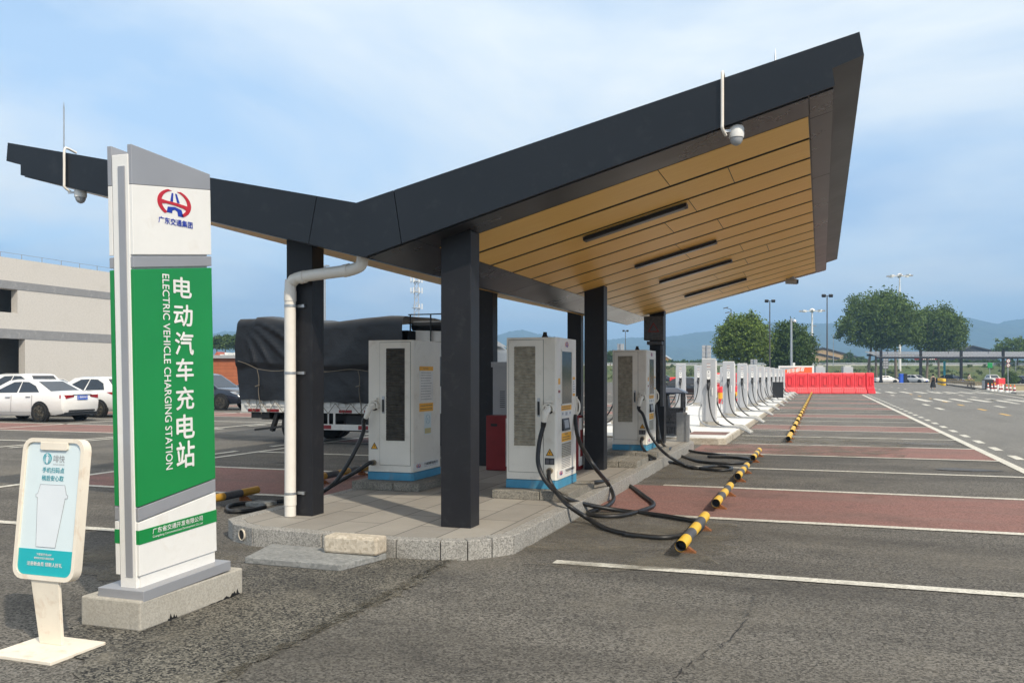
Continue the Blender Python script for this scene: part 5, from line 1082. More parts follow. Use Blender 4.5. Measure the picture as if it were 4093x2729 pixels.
t = thing('red_banner', 'long red banner with white lettering below the big trees', 'banner'); b = M(); cam_box(b, 3655, 3745, 236, .15, zp(1438,236), zp(1431,236)); o = b.build('banner_cloth', m_firered); own(t, o); b = M()
for x in (3660,3700,3740): a_ = gp(x,236.3); b.bar((a_.x,a_.y,4.0),(a_.x,a_.y,zp(1431,236)),.1)
own(t, b.build('pole', m_steel)); 
b = M()
for k in range(7): cam_box(b, 3690+7*k, 3694+7*k, 235.9, .05, zp(1437,236), zp(1432.5,236))
own(t, b.build('banner_print', m_label))

# ------------------------------------------------------------------ slatted shelter
t = thing('slatted_shelter', 'long dark steel shelter with slatted roof along the far car park', 'shelter'); SD = 167
zl_, zh_, ztp = zp(1427,SD), zp(1409.5,SD), zp(1399,SD); b = M(); fx = Vector((-SN,CS)); rx = Vector((CS,SN))
for i, x in enumerate((3523,3682,3844,4012,4180)):
    g = gp(x,SD); b = M(); q_ = [g+rx*-.2, g+rx*.2, g+rx*.2+fx*.4, g+rx*-.2+fx*.4]; b.prism([tuple(p) for p in q_], XY, 0, ztp); own(t, b.build('post', m_column))
b = M(); a_, c_ = gp(3505,SD-.2), gp(4230,SD-.2); v = [Vector((*a_,zl_-.3)),Vector((*c_,zl_-.3)),Vector((*c_,zl_+.05)),Vector((*a_,zl_+.05))]; f3 = Vector((-SN,CS,0))*.3; b.add(v+[p+f3 for p in v],[(0,1,2,3),(7,6,5,4),(0,4,5,1),(1,5,6,2),(2,6,7,3),(3,7,4,0)])
f4 = Vector((-SN,CS,0))*4.5; b.add([p+f4+Vector((0,0,.6)) for p in v]+[p+f4+f3+Vector((0,0,.6)) for p in v],[(0,1,2,3),(7,6,5,4),(0,4,5,1),(1,5,6,2),(2,6,7,3),(3,7,4,0)]); own(t, b.build('beam', m_column))
b = M(); L = (c_-a_).length; k = 0; x = .3; m_slat = mat('slat_grey',(.30,.30,.32),.5,.3)
while x < L-1:
    p = a_+rx*x; q_ = a_+rx*(x+.46); fx5 = fx*5.2; b.add([(p.x,p.y,zl_+.06),(q_.x,q_.y,zl_+.06),(q_.x+fx5.x-rx.x*.6,q_.y+fx5.y-rx.y*.6,zh_+.35),(p.x+fx5.x-rx.x*.6,p.y+fx5.y-rx.y*.6,zh_+.35)],[(0,1,2,3)]); x += .62
own(t, b.build('roof_slats', m_slat)); b = M()
for x in (3548,3790,3950): p = gp(x,SD); b.bar((p.x,p.y,zh_-.2),(p.x,p.y,zh_+.5),.08); b.bar((p.x,p.y,zh_+.5),(p.x+.5,p.y,zh_+.3),.1)
own(t, b.build('floodlight', m_black))
# ------------------------------------------------------------------ pole lamps, masts, signs
def flood_pole(label, x, ytop, D, grp='twin floodlight poles'):
    g = gp(x, D); h = zp(ytop, D); t = thing('floodlight_pole', label, 'lamp post', (0,0,0), 0, grp); s_ = h/10
    b = M(); b.tube([(0,0,0),(0,0,h)], [.09*s_,.055*s_], 10); own(t, b.build('pole', m_blackpaint, smooth=True)); b = M(); b.bar((-.35*s_,0,h),(.35*s_,0,h),.06*s_); own(t, b.build('crossarm', m_blackpaint))
    for k in (-1,1): b = M(); b.T = Matrix.Translation((k*.38*s_,-.05,h-.02)) @ Matrix.Rotation(R(25),4,'X'); b.box(-.2*s_,.2*s_,-.12*s_,.12*s_,-.13*s_,.16*s_); own(t, b.build('lamp_head', m_black))
    t.location = (g.x,g.y,0); t.rotation_euler = (0,0,YAW); return t
flood_pole('tall black twin floodlight pole between the two left trees', 3077, 1203, 110); flood_pole('tallest black twin floodlight pole behind the red barriers', 3306, 1182, 110)
flood_pole('slim twin floodlight pole seen above the far charger', 2500, 1322, 170)
def lamp(label, x, ytop, D, head=-1, m_=None):
    g = gp(x, D); h = zp(ytop, D); t = thing('street_lamp', label, 'street lamp', (0,0,0), 0, 'single-arm lamp posts'); b = M(); b.tube([(0,0,0),(0,0,h)], [.13,.07], 10); own(t, b.build('pole', m_ or m_steel, smooth=True)); b = M(); b.bar((0,0,h),(head*.7,-.1,h+.15),.07); own(t, b.build('arm', m_ or m_steel)); b = M(); b.T = Matrix.Translation((head*.85,-.1,h+.2)) @ Matrix.Rotation(R(12*head),4,'Y'); b.box(-.35,.35,-.14,.14,-.06,.08); own(t, b.build('lamp_head', m_blackpaint if m_ else m_steel)); t.location = (g.x,g.y,0); t.rotation_euler = (0,0,YAW); return t
lamp('grey street lamp with dark head left of the first round tree', 2922, 1236, 140, -1, m_blackpaint); lamp('shorter lamp post directly beside the grey one left of the tree', 2927, 1254, 150, -1, m_steel)
lamp('thin distant lamp post beside the white mast', 3242, 1306, 210, 1); lamp('thin distant lamp post in front of the tan warehouse', 3331, 1338, 230, 1)
g = gp(1298,60); t = thing('street_lamp', 'plain grey pole rising behind the covered truck', 'street lamp', (0,0,0), 0, 'single-arm lamp posts'); b = M(); b.tube([(0,0,0),(0,0,8.9)], [.10,.07], 10); own(t, b.build('pole', m_steel, smooth=True)); b = M(); b.box(-.3,.3,-.12,.12,8.9,9.0); own(t, b.build('lamp_head', m_steel)); t.location = (g.x,g.y,0)
def mast(label, x, ytop, D):
    g = gp(x, D); h = zp(ytop, D); t = thing('high_mast_light', label, 'lamp mast', (0,0,0), 0, 'white high masts'); b = M(); b.tube([(0,0,0),(0,0,h)], [.38,.16], 14); own(t, b.build('mast', m_white, smooth=True)); b = M(); b.lathe([(.2,h-.2),(.7,h),(.65,h+.35),(.35,h+.6),(.1,h+.7)], (0,0,0), 16); own(t, b.build('crown_cap', m_white, smooth=True))
    b = M(); 
    for k in range(8): an = 2*math.pi*k/8; b.bar((.5*math.cos(an),.5*math.sin(an),h),(2.4*math.cos(an),2.4*math.sin(an),h+.1),.09)
    own(t, b.build('spoke', m_white))
    for k in range(8): an = 2*math.pi*k/8; b = M(); b.T = Matrix.Translation((2.5*math.cos(an),2.5*math.sin(an),h+.05)) @ Matrix.Rotation(an,4,'Z'); b.box(-.45,.45,-.25,.25,-.15,.18); own(t, b.build('floodlight', m_label if k % 2 else m_grey_cab))
    t.location = (g.x,g.y,0); return t
mast('white high mast between the left trees and the warehouse', 3246, 1244, 210); mast('white high mast rising above the biggest tree', 3596, 1104, 215)
g = gp(3163,95); h = zp(1272,95); t = thing('camera_pole', 'thick pale grey pole with a white camera in front of the second tree', 'pole'); b = M(); b.tube([(0,0,0),(0,0,h)],[.14,.11],12); own(t, b.build('pole', m_steel, smooth=True)); b = M(); b.bar((0,0,h-.1),(.35,0,h-.05),.06); own(t, b.build('arm', m_steel)); b = M(); b.ball((.36,0,h-.3),.17); own(t, b.build('camera_dome', m_white, smooth=True)); b = M(); b.box(.12,.36,-.12,.12,2.3,2.9); own(t, b.build('control_box', m_label)); t.location = (g.x,g.y,0); t.rotation_euler = (0,0,YAW)
def sign_back(label, xa, xb, y0, y1, D):
    g = gp((xa+xb)/2, D); w = (xb-xa)*D/FOC/2; z0, z1 = zp(y1,D), zp(y0,D); t = thing('road_sign', label, 'road sign', (0,0,0), 0, 'backs of road signs'); own(t, M().box(-w,w,-.03,.03,z0,z1).build('sign_panel', m_grey_cab)); b = M(); b.cyl((0,.1,0),(0,.1,z1-.1),.08) if 0 else b.cyl((0,-.12,0),(0,-.12,z1),.08); own(t, b.build('pole', m_steel, smooth=True)); b = M()
    for k in range(4): z = z0+(z1-z0)*(k+.5)/4; b.box(-w+.05,w-.05,-.06,-.031,z-.05,z+.05)
    own(t, b.build('stiffener', m_steel)); t.location = (g.x,g.y,0); t.rotation_euler = (0,0,YAW)
sign_back('tall grey back of a road sign above the nearest charging post', 2806, 2842, 1380, 1450, 100); sign_back('small grey back of a road sign above the fourth charging post', 3000, 3027, 1436, 1462, 115); sign_back('grey sign back showing above the far charger', 2468, 2494, 1374, 1400, 60)
g = gp(3540,178); t = thing('notice_frame', 'dark gridded notice board under the big tree', 'notice board'); own(t, M().box(-.55,.55,-.06,.06,zp(1474,178),zp(1429,178)).build('board', m_blackpaint)); b = M()
for k in range(4):
    for j in range(2): b.box(-.48+.5*j,-.05+.5*j,-.075,-.061,zp(1474,178)+.12+.52*k,zp(1474,178)+.5+.52*k)
own(t, b.build('grid_panes', m_grey_cab)); b = M(); b.cyl((0,0,0),(0,0,zp(1474,178)),.1); own(t, b.build('leg', m_steel)); t.location = (g.x,g.y,0); t.rotation_euler = (0,0,YAW)
def pole_sign(name, label, x, D, ytop, plates):
    g = gp(x, D); t = thing(name, label, 'road sign'); b = M(); b.cyl((0,.06,0),(0,.06,zp(ytop,D)),.05); own(t, b.build('pole', m_steel, smooth=True))
    for kind, y0, y1, w in plates:
        z0, z1 = zp(y1,D), zp(y0,D)
        if kind == 'round':
            b = M(); zc = (z0+z1)/2; r_ = (z1-z0)/2; b.cyl((0,0,zc),(0,-.03,zc),r_,n=20); o = b.build('round_sign', m_firered, smooth=True); own(t, o); b = M(); b.cyl((0,-.031,zc),(0,-.035,zc),r_*.76,n=20); b.build('sign_face', m_label, smooth=True).parent = o; b = M(); b.bar((-r_*.55,-.038,zc+r_*.55),(r_*.55,-.038,zc-r_*.55),r_*.2,.004); b.build('sign_bar', m_firered).parent = o; b = M(); b.box(-r_*.4,r_*.4,-.0365,-.0355,zc-r_*.15,zc+r_*.15); b.build('symbol', m_ink).parent = o
        else: b = M(); b.box(-w,w,-.03,0,z0,z1); own(t, b.build('sign_panel', m_green if kind == 'green' else m_tealtext, bevel=.02))
    t.location = (g.x,g.y,0); t.rotation_euler = (0,0,YAW)
pole_sign('green_sign', 'green shield-shaped sign on a pole below the embankment', 3957, 150, 1449, [('green',1449,1470,.42)])
pole_sign('prohibition_sign', 'two round red prohibition signs on one pole beside the last shelter post', 4030, 120, 1434, [('round',1434,1450,0),('round',1452,1467,0)])
pole_sign('banner_pole', 'slim pole with a narrow teal banner left of the third shelter post', 3775, 170, 1443, [('teal',1444,1500,.22)]); pole_sign('plain_pole', 'plain slim pole behind the round bush', 4061, 160, 1437, [])
t = thing('lattice_tower', 'pale lattice communication tower behind the covered truck', 'tower'); D = 420; g = gp(1665,D); h = zp(1113,D); b = M(); n_ = 14
W2 = lambda z: 1.9-1.15*z/h
for sx in (-1,1):
    for sy in (-1,1): b.bar((sx*W2(0),sy*W2(0),0),(sx*W2(h),sy*W2(h),h-1),.28)
for k in range(n_):
    z0, z1 = h*k/n_, h*(k+1)/n_-.3
    for s_ in (-1,1):
        b.bar((-W2(z0),s_*W2(z0),z0),(W2(z1),s_*W2(z1),z1),.17); b.bar((W2(z0),s_*W2(z0),z0),(-W2(z1),s_*W2(z1),z1),.17); b.bar((s_*W2(z0),-W2(z0),z0),(s_*W2(z1),W2(z1),z1),.17)
own(t, b.build('lattice', m_post)); b = M()
for z in (h-1.5,h-6.5,h-14):
    b.lathe([(2.2,z),(2.2,z+.2)], (0,0,0), 12)
    for k in range(6 if z > h-8 else 3): an = 2*math.pi*k/6; b.box(2.6*math.cos(an)-.25,2.6*math.cos(an)+.25,2.6*math.sin(an)-.25,2.6*math.sin(an)+.25,z-.6,z+2.1)
own(t, b.build('antenna', m_label)); t.location = (g.x,g.y,0); t.rotation_euler = (0,0,.4)

# ------------------------------------------------------------------ far verge, kerb, embankment, guard rail
def cpoly(pts, name, z, m): return sheet(name, [[tuple(gp(x,D)) for x, D in pts]], z, m)
sheet('far_pavement', [[(13.5,69),(15.3,100.4),(18.0,145),(21.0,172),(70,172),(70,62)]], .05, m_conc_new if 0 else m_conc)
b = M(); kp = [(13.4,69),(15.2,100.4),(17.9,145),(20.9,172)]
for p, q_ in zip(kp, kp[1:]): b.prism(strip(p, q_, .18), XY, 0, .14)
tag(b.build('kerb', m_conc), kind='structure')
b = M(); cam_box(b, 3480, 3812, 163, .4, 0, .14); tag(b.build('kerb', m_conc), kind='structure')
emb_mat = speckle('embankment_grass', (.030,.055,.014), (.115,.145,.038), 1.6, .95, (.15,.11,.055), .10, .75, .0, extra=[((.05,.10,.025), .35, .6, .5, .7),((.03,.05,.015), .9, .6, .52, .66)])
b = M(); cols_, rows = 260, 9; v = []; gg = random.Random(21)
for i in range(cols_+1):
    x = 1900+2700*i/cols_
    for j in range(rows+1):
        w = j/rows; D = 196+40*w+ (30*w if j == rows else 0); p = gp(1900+2700*i/cols_, D); z = 4.15*min(1,w*1.12)**.85+(gg.uniform(-.25,.35) if 0 < j < rows-1 else 0); v.append((p.x,p.y,max(-.1,z-.1)))
b.add(v, [(i*(rows+1)+j,(i+1)*(rows+1)+j,(i+1)*(rows+1)+j+1,i*(rows+1)+j+1) for i in range(cols_) for j in range(rows)]); tag(b.build('embankment', emb_mat, smooth=True, ang=180), kind='structure')
t = thing('guard_rail', 'long pale motorway guard rail along the top of the grassy embankment', 'guard rail'); GD = 236
b = M(); cam_box(b, 1900, 4500, GD, .4, 3.6, zp(1457.5,GD)); own(t, b.build('parapet', m_conc_new)); b = M()
for y0, y1 in ((1449.5,1452.2),(1453.6,1456.2)): cam_box(b, 1900, 4500, GD-.1, .15, zp(y1,GD), zp(y0,GD))
own(t, b.build('rail', mat('pale_rail',(.42,.44,.46),.5,.3))); b = M()
for k in range(46): cam_box(b, 1905+57*k, 1908+57*k, GD+.1, .2, zp(1457.5,GD), zp(1449,GD))
own(t, b.build('post', m_grey_cab))

# ------------------------------------------------------------------ trees and planting
def leafmat(name, c):
    m = bpy.data.materials.new(name); m.use_nodes = True; t = m.node_tree; b = t.nodes['Principled BSDF']
    tcn = N(t, 'ShaderNodeTexCoord'); n_ = N(t, 'ShaderNodeTexNoise', Scale=.8, Detail=8.0, Roughness=.75); t.links.new(tcn.outputs['Object'], n_.inputs['Vector']); mr = N(t, 'ShaderNodeMapRange'); mr.inputs['From Min'].default_value = .35; mr.inputs['From Max'].default_value = .65; t.links.new(n_.outputs['Fac'], mr.inputs['Value'])
    k = N(t, 'ShaderNodeMix', data_type='RGBA'); t.links.new(mr.outputs[0], k.inputs[0]); k.inputs[6].default_value = tuple(x*.42 for x in c)+(1,); k.inputs[7].default_value = tuple(x*1.35 for x in c)+(1,); t.links.new(k.outputs[2], b.inputs['Base Color']); b.inputs['Roughness'].default_value = .6; b.inputs['Specular IOR Level'].default_value = .25
    tr = N(t, 'ShaderNodeBsdfTranslucent'); t.links.new(k.outputs[2], tr.inputs[0]); ms = N(t, 'ShaderNodeMixShader'); ms.inputs[0].default_value = .25; t.links.new(b.outputs[0], ms.inputs[1]); t.links.new(tr.outputs[0], ms.inputs[2]); t.links.new(ms.outputs[0], t.nodes['Material Output'].inputs[0]); return m
m_leaf = leafmat('leaf', (.115,.178,.036)); m_leaf2 = leafmat('light_leaf', (.155,.222,.042)); m_leaf3 = leafmat('dark_leaf', (.085,.140,.034))
m_bark = mat('bark', (.20,.16,.12), .9, var=.3, scale=6)
def foliage(lobes, leaf, count, seed, shell=.55):
    """many leaf-sized faces in clumps through each lobe (centre, radii)"""
    g = random.Random(seed); v = []; f = []
    vol = [r[0]*r[1]*r[2] for _, r in lobes]; tv = sum(x**.67 for x in vol)
    for (c, r), vo in zip(lobes, vol):
        ncl = max(3, int(count*vo**.67/tv/28))
        for _ in range(ncl):
            while True:
                d = Vector((g.gauss(0,1),g.gauss(0,1),g.gauss(0,1)))
                if d.length > .1: break
            d.normalize(); rad = (g.uniform(shell,1.08))**.8
            rad *= 1+(.28*g.random() if g.random() < .14 else 0); cc = Vector(c)+Vector((d.x*r[0],d.y*r[1],d.z*r[2]))*rad; cr = g.uniform(.10,.24)*min(r)+leaf*1.2
            for _ in range(28):
                p = cc+Vector((g.gauss(0,1),g.gauss(0,1),g.gauss(0,.75)))*cr*.62
                a = Vector((g.gauss(0,1),g.gauss(0,1),g.gauss(0,1)+.3)).normalized(); b = a.cross(Vector((g.gauss(0,1),g.gauss(0,1),g.gauss(0,1)))).normalized(); s = leaf*g.uniform(.6,1.3)
                o = len(v); v += [p-a*s, p+b*s*.45, p+a*s, p-b*s*.45]; f.append((o,o+1,o+2,o+3))
    m_ = M(); m_.v = v; m_.f = f; m_.m = [0]*len(f); return m_
def tree(label, x, D, ycrown, rx, ry, lobes, trunks, leafm, leaf, count, seed, group='broad-leaved trees beyond the bays', base_z=0):
    """rx, ry: crown half sizes in survey units; lobes as fractions of them"""
    t = thing('broadleaf_tree', label, 'tree', (0,0,0), 0, group); s = D/FOC; zc = zp(ycrown, D)-base_z; RX, RY = rx*s, ry*s
    L = [((lx*RX, ly*RX, zc+lz*RY), (lr*RX*1.0, lr*RX, lr*RY*lk)) for lx, ly, lz, lr, lk in lobes]
    own(t, foliage(L, leaf, count, seed).build('crown', leafm)); g = random.Random(seed); b = M()
    for tx, r0 in trunks:
        b.tube(spline([(tx*RX,0,-.1),(tx*RX+g.uniform(-.2,.2),0,(zc-RY)*.55),(tx*RX*.9+g.uniform(-.3,.3),.1,zc-RY*.7),(tx*RX*.7,0,zc)],4), [r0*(1-.6*i/12) for i in range(13)], 9)
        for k in range(7):
            an = g.uniform(0,6.28); h0 = zc-RY*g.uniform(.5,.9); rr_ = g.uniform(.4,.8); b.tube(spline([(tx*RX*.85,0,h0),(tx*RX*.8+math.cos(an)*RX*rr_*.5,math.sin(an)*RX*rr_*.5,h0+RY*.5),(tx*RX*.8+math.cos(an)*RX*rr_,math.sin(an)*RX*rr_,zc+RY*g.uniform(-.1,.5))],3), [r0*.4,r0*.36,r0*.32,r0*.27,r0*.2,r0*.12,r0*.06], 6)
    own(t, b.build('trunk', m_bark, smooth=True)); p = gp(x, D); t.location = (p.x,p.y,base_z); t.rotation_euler = (0,0,YAW); return t
BIG = [(-.05,0,.25,.62,1.1),(-.58,0,-.15,.42,1.1),(.45,.1,.05,.55,1.1),(.1,-.3,.0,.6,1.1),(-.3,.2,.4,.45,1.1),(.25,.1,.5,.42,1.05),(-.75,.1,-.42,.26,1.0),(.0,-.1,-.45,.55,.8),(.6,0,-.35,.40,1.0),(-.45,-.2,-.45,.40,.9)]
tree('biggest round tree with pale trunks left of the shelter posts', 3524, 185, 1285, 172, 124, BIG, [(-.28,.36),(-.12,.3),(.34,.34)], m_leaf, .31, 26000, 1)
tree('second big tree overlapping the biggest one on its right', 3748, 196, 1320, 114, 102, BIG, [(-.4,.32),(.05,.3)], m_leaf, .31, 17000, 2)
tree('lighter green round tree behind the front charging posts', 2972, 120, 1358, 114, 110, BIG, [(-.05,.24),(.1,.16)], m_leaf2, .20, 19000, 3)
tree('darker tree right of the lighter one behind the black floodlight pole', 3156, 128, 1378, 106, 98, [(0,0,.2,.6,1.1),(-.5,0,-.2,.5,1.1),(.5,0,-.1,.5,1.1),(0,-.2,-.4,.6,1),(.55,0,-.55,.4,1),(-.1,.1,.55,.4,1),(-.5,0,-.6,.4,1)], [(.1,.22),(.5,.14)], m_leaf3, .21, 17000, 4)
tree('tree cut by the right frame edge behind the shelter', 4066, 235, 1392, 100, 44, BIG, [(0,.3)], m_leaf, .34, 5000, 5)
for i, (x, y, rx, ry, D) in enumerate(((868,1366,24,22,170),(905,1362,26,24,175),(945,1364,26,26,170),(2000,1420,18,26,210),(2028,1416,20,28,215),(2440,1420,17,16,230),(2415,1428,12,12,230),(3395,1428,22,24,300),(3440,1442,26,16,300),(3965,1420,40,26,320))):
    tree(['feathery dark tree behind the orange shed, at its left','taller dark tree behind the middle of the orange shed','dark tree behind the orange shed touching the tarpaulin','small tree between the middle column and middle charger','bushy small tree just left of the middle charger','little round tree left of the far charger','tiny tree beside the third right column','small tree beside the warehouse roof end','low bushes at the foot of the warehouse roof','hazy tree behind the dark hall'][i], x, D, y, rx, ry, [(0,0,0,.7,1.2),(-.5,0,-.1,.5,1.1),(.5,0,-.1,.5,1.1),(0,0,-.6,.7,1.0),(.1,.1,.5,.5,1.0)], [(0,.16)], m_leaf3, .26, 1700, 30+i, 'small background trees')
p = gp(4040,145); t = thing('round_bush', 'clipped round green bush beside the last shelter post', 'bush'); own(t, foliage([((0,0,1.0),(1.0,1.0,.95))], .12, 2600, 60, .8).build('foliage', m_leaf3)); b = M(); b.cyl((0,0,0),(0,0,.8),.1); own(t, b.build('stem', m_bark)); t.location = (p.x,p.y,0)
# hedge along the motorway: foliage nobody could count
lob = []; gg = random.Random(77)
for k in range(150):
    x = 2380+11.8*k; D = 252; q_ = gp(x, D); zt_ = gg.uniform(1441,1446.5); lob.append(((q_.x,q_.y,(zp(1452,D)+zp(zt_,D))/2), (.55,.5,(zp(zt_,D)-zp(1452,D))/2+.2)))
h_ = foliage(lob, .30, 21000, 78).build('hedge', m_leaf3); tag(h_, 'dark clipped hedge behind the motorway guard rail', 'hedge', None, 'stuff')
gr = foliage([((*gp(2380+13*k+gg.uniform(-6,6), 200+gg.uniform(0,30)),0),(.8,.8,.4)) for k in range(140)], .25, 9000, 79); 
for i, p in enumerate(gr.v): pass
def lift(mb):
    for i in range(0, len(mb.v), 4):
        c = sum((Vector(q) for q in mb.v[i:i+4]), Vector())/4; D = -c.x*SN+c.y*CS; w = min(1,max(0,(D-196)/40)); dz = 4.15*min(1,w*1.12)**.85-.05
        for j in range(4): mb.v[i+j] = Vector(mb.v[i+j])+Vector((0,0,dz))
lift(gr); tag(gr.build('grass_tufts', leafmat('tuft',(.10,.13,.035))), 'rough grass tufts on the motorway embankment', 'grass', None, 'stuff')

# ------------------------------------------------------------------ hills
prof_h = [(-700,795),(-300,790),(0,800),(300,790),(490,770),(515,761),(550,763),(650,772),(900,785),(1050,790),(1140,772),(1170,762),(1200,757),(1235,767),(1290,777),(1350,783),(1390,781),(1440,776),(1530,774),(1560,771),(1600,763),(1640,761),(1674,752),(1725,745),(1776,740),(1822,742),(1886,744),(1930,742),(2050,733),(2190,728),(2225,730),(2260,741),(2280,748),(2290,744),(2310,738),(2352,732),(2500,735),(2700,750),(3100,780)]
def ridge(x):
    for (a, ya), (b_, yb) in zip(prof_h, prof_h[1:]):
        if a <= x <= b_: return ya+(yb-ya)*(x-a)/(b_-a)
    return 800
b = M(); nc, nr = 900, 16; v = []; HD = 3000; gg = random.Random(91)
from mathutils import noise as mn
for i in range(nc+1):
    xd = -600+3600*i/nc; y = ridge(xd)*1.7402; zr_ = zp(y, HD)+gg.uniform(-1,2.2)
    for j in range(nr+1):
        w = j/nr; D = HD-1300*w; p = gp(xd*1.7402, HD); q_ = Vector((p.x,p.y))*(1-w)+Vector((p.x,p.y))*w
        q_ = Vector((p.x+SN*1300*w, p.y-CS*1300*w)); nz = mn.fractal(Vector((q_.x/260,q_.y/260,0)),1,2,4)*38*math.sin(math.pi*min(1,w*1.05))
        v.append((q_.x,q_.y,max(-1,(zr_*(1-w)**1.15+nz)) if j < nr else -2))
b.add(v, [(i*(nr+1)+j,(i+1)*(nr+1)+j,(i+1)*(nr+1)+j+1,i*(nr+1)+j+1) for i in range(nc) for j in range(nr)])
m_hill = speckle('wooded_hill', (.020,.040,.018), (.055,.085,.035), .09, .95, (.03,.06,.025), .006, .6, 0)
tag(b.build('hills', m_hill, smooth=True, ang=180), kind='structure')

# ------------------------------------------------------------------ people
def skin_person(label, joints, edges, radii, loc, rz, clothes):
    t = thing('person', label, 'person'); me = bpy.data.meshes.new('body'); me.from_pydata(joints, edges, []); me.update(); o = bpy.data.objects.new('body', me); col.objects.link(o)
    md = o.modifiers.new('skin', 'SKIN'); md.use_smooth_shade = True
    for i, r_ in enumerate(radii): me.skin_vertices[0].data[i].radius = (r_ if isinstance(r_, tuple) else (r_, r_))
    me.skin_vertices[0].data[0].use_root = True; o.modifiers.new('sub','SUBSURF').levels = 1; o.modifiers['sub'].render_levels = 1; me.materials.append(m_skin); own(t, o)
    for nm, b, mm in clothes: own(t, b.build(nm, mm, smooth=True, ang=60))
    t.location = (loc[0],loc[1],loc[2] if len(loc) > 2 else 0); t.rotation_euler = (0,0,rz); return t
m_skin = mat('skin', (.50,.32,.23), .55); m_shirt = mat('beige_shirt', (.55,.42,.32), .8); m_dark_cloth = mat('dark_cloth', (.016,.016,.018), .85); m_hair = mat('hair', (.014,.011,.010), .5)
def body(step, arm_l, arm_r):
    J = [(0,0,.92),(0,0,1.12),(0,.0,1.34),(0,-.01,1.45),(0,-.02,1.58),(-.09,0,.88),(-.10,step*.18,.50),(-.10,step*.20+.06*step,.10),(-.10,step*.24-.12,.04),(.09,0,.88),(.10,-step*.12,.50),(.10,-step*.30,.12),(.10,-step*.28-.13,.05),(-.17,0,1.36)]+[arm_l[0],arm_l[1],arm_l[2]]+[(.17,0,1.36)]+[arm_r[0],arm_r[1],arm_r[2]]
    E = [(0,1),(1,2),(2,3),(3,4),(0,5),(5,6),(6,7),(7,8),(0,9),(9,10),(10,11),(11,12),(2,13),(13,14),(14,15),(15,16),(2,17),(17,18),(18,19),(19,20)]
    Rr = [(.14,.10),(.13,.09),(.15,.09),.05,(.085,.10),.085,.06,.04,.035,.085,.06,.04,.035,.055,.045,.035,.028,.055,.045,.035,.028]
    return J, E, Rr
J, E_, Rr = body(.6, [(-.24,.0,1.10),(-.23,-.06,.88),(-.22,-.08,.78)], [(.24,.02,1.10),(.25,.10,.90),(.25,.13,.81)])
sk = M(); sk.lathe([(.15,1.02),(.17,.95),(.26,.55),(.30,.30),(.28,.30)], (0,.02,0), 16, fy=.75); sh = M(); sh.lathe([(.16,.98),(.165,1.1),(.185,1.3),(.16,1.40),(.07,1.46)], (0,0,0), 16, fy=.68)
hr = M(); hr.ball((0,.03,1.61),.115,8); hr.ball((0,.12,1.66),.05,6); bp = M(); bp.box(-.13,.13,.12,.24,1.0,1.36); 
fa = M(); fa.ball((-.035,-.118,1.60),.012,5); fa.ball((.035,-.118,1.60),.012,5); fa.ball((0,-.125,1.565),.016,5)
sb = M(); sb.bar((-.09,.02,1.42),(-.10,-.12,1.2),.03,.02); sb.bar((.09,.02,1.42),(.10,-.12,1.2),.03,.02)
shoes = M(); shoes.ball((-.10,.02,.05),.07,6,0,.8,1.6,.7); shoes.ball((.10,-.22,.06),.07,6,0,.8,1.6,.7)
g = gp(2143*1.7402, 93); 
skin_person('person in beige top, long black skirt and black backpack walking away', J, E_, Rr, (g.x,g.y), YAW+math.pi-R(8), [('skirt',sk,m_dark_cloth),('top',sh,m_shirt),('hair',hr,m_hair),('face',fa,m_ink),('shoe',shoes,m_label)])
tk = M(); tk.box(-.12,.12,.10,.23,1.0,1.38)
per = [o for o in bpy.data.objects if o.name == 'person'][0]
t = thing('backpack', 'black backpack worn by the person in the long skirt', 'backpack'); own(t, tk.build('bag', m_dark_cloth, bevel=.03), sb.build('strap', m_dark_cloth)); t.location = (g.x,g.y,0); t.rotation_euler = per.rotation_euler
J, E_, Rr = body(1.0, [(-.22,-.10,1.12),(-.18,-.34,1.02),(-.16,-.42,1.04)], [(.22,.04,1.12),(.22,.02,.92),(.22,.0,.82)])
tr = M()
for s_, js in ((-1,(5,6,7)),(1,(9,10,11))): tr.tube(spline([J[js[0]],J[js[1]],J[js[2]]],4), [.11,.105,.1,.095,.09,.085,.08,.075,.07], 10)
tr.lathe([(.10,.82),(.165,.88),(.16,1.0)], (0,0,0), 14, fy=.75); sh = M(); sh.lathe([(.17,.96),(.17,1.1),(.195,1.3),(.17,1.40),(.07,1.46)], (0,0,0), 16, fy=.68); sh.tube([(-.17,0,1.36),(-.22,-.08,1.16)],[.075,.06],10); sh.tube([(.17,0,1.36),(.22,.03,1.16)],[.075,.06],10)
hr = M(); hr.ball((0,.025,1.625),.108,8); mk = M(); mk.ball((0,-.09,1.545),.06,6); shoes = M(); shoes.ball((-.10,.14,.06),.07,6,0,.8,1.6,.7); shoes.ball((.10,-.36,.06),.07,6,0,.8,1.6,.7)
fa = M(); fa.ball((-.035,-.115,1.61),.012,5); fa.ball((.035,-.115,1.61),.012,5)
g = gp(2226*1.7402, 112); skin_person('person in beige shirt and dark trousers with white mask striding right', J, E_, Rr, (g.x,g.y,.05), YAW+R(90), [('trousers',tr,m_dark_cloth),('shirt',sh,m_shirt),('hair',hr,m_hair),('face_mask',mk,m_label),('shoe',shoes,m_dark_cloth),('face',fa,m_ink)])

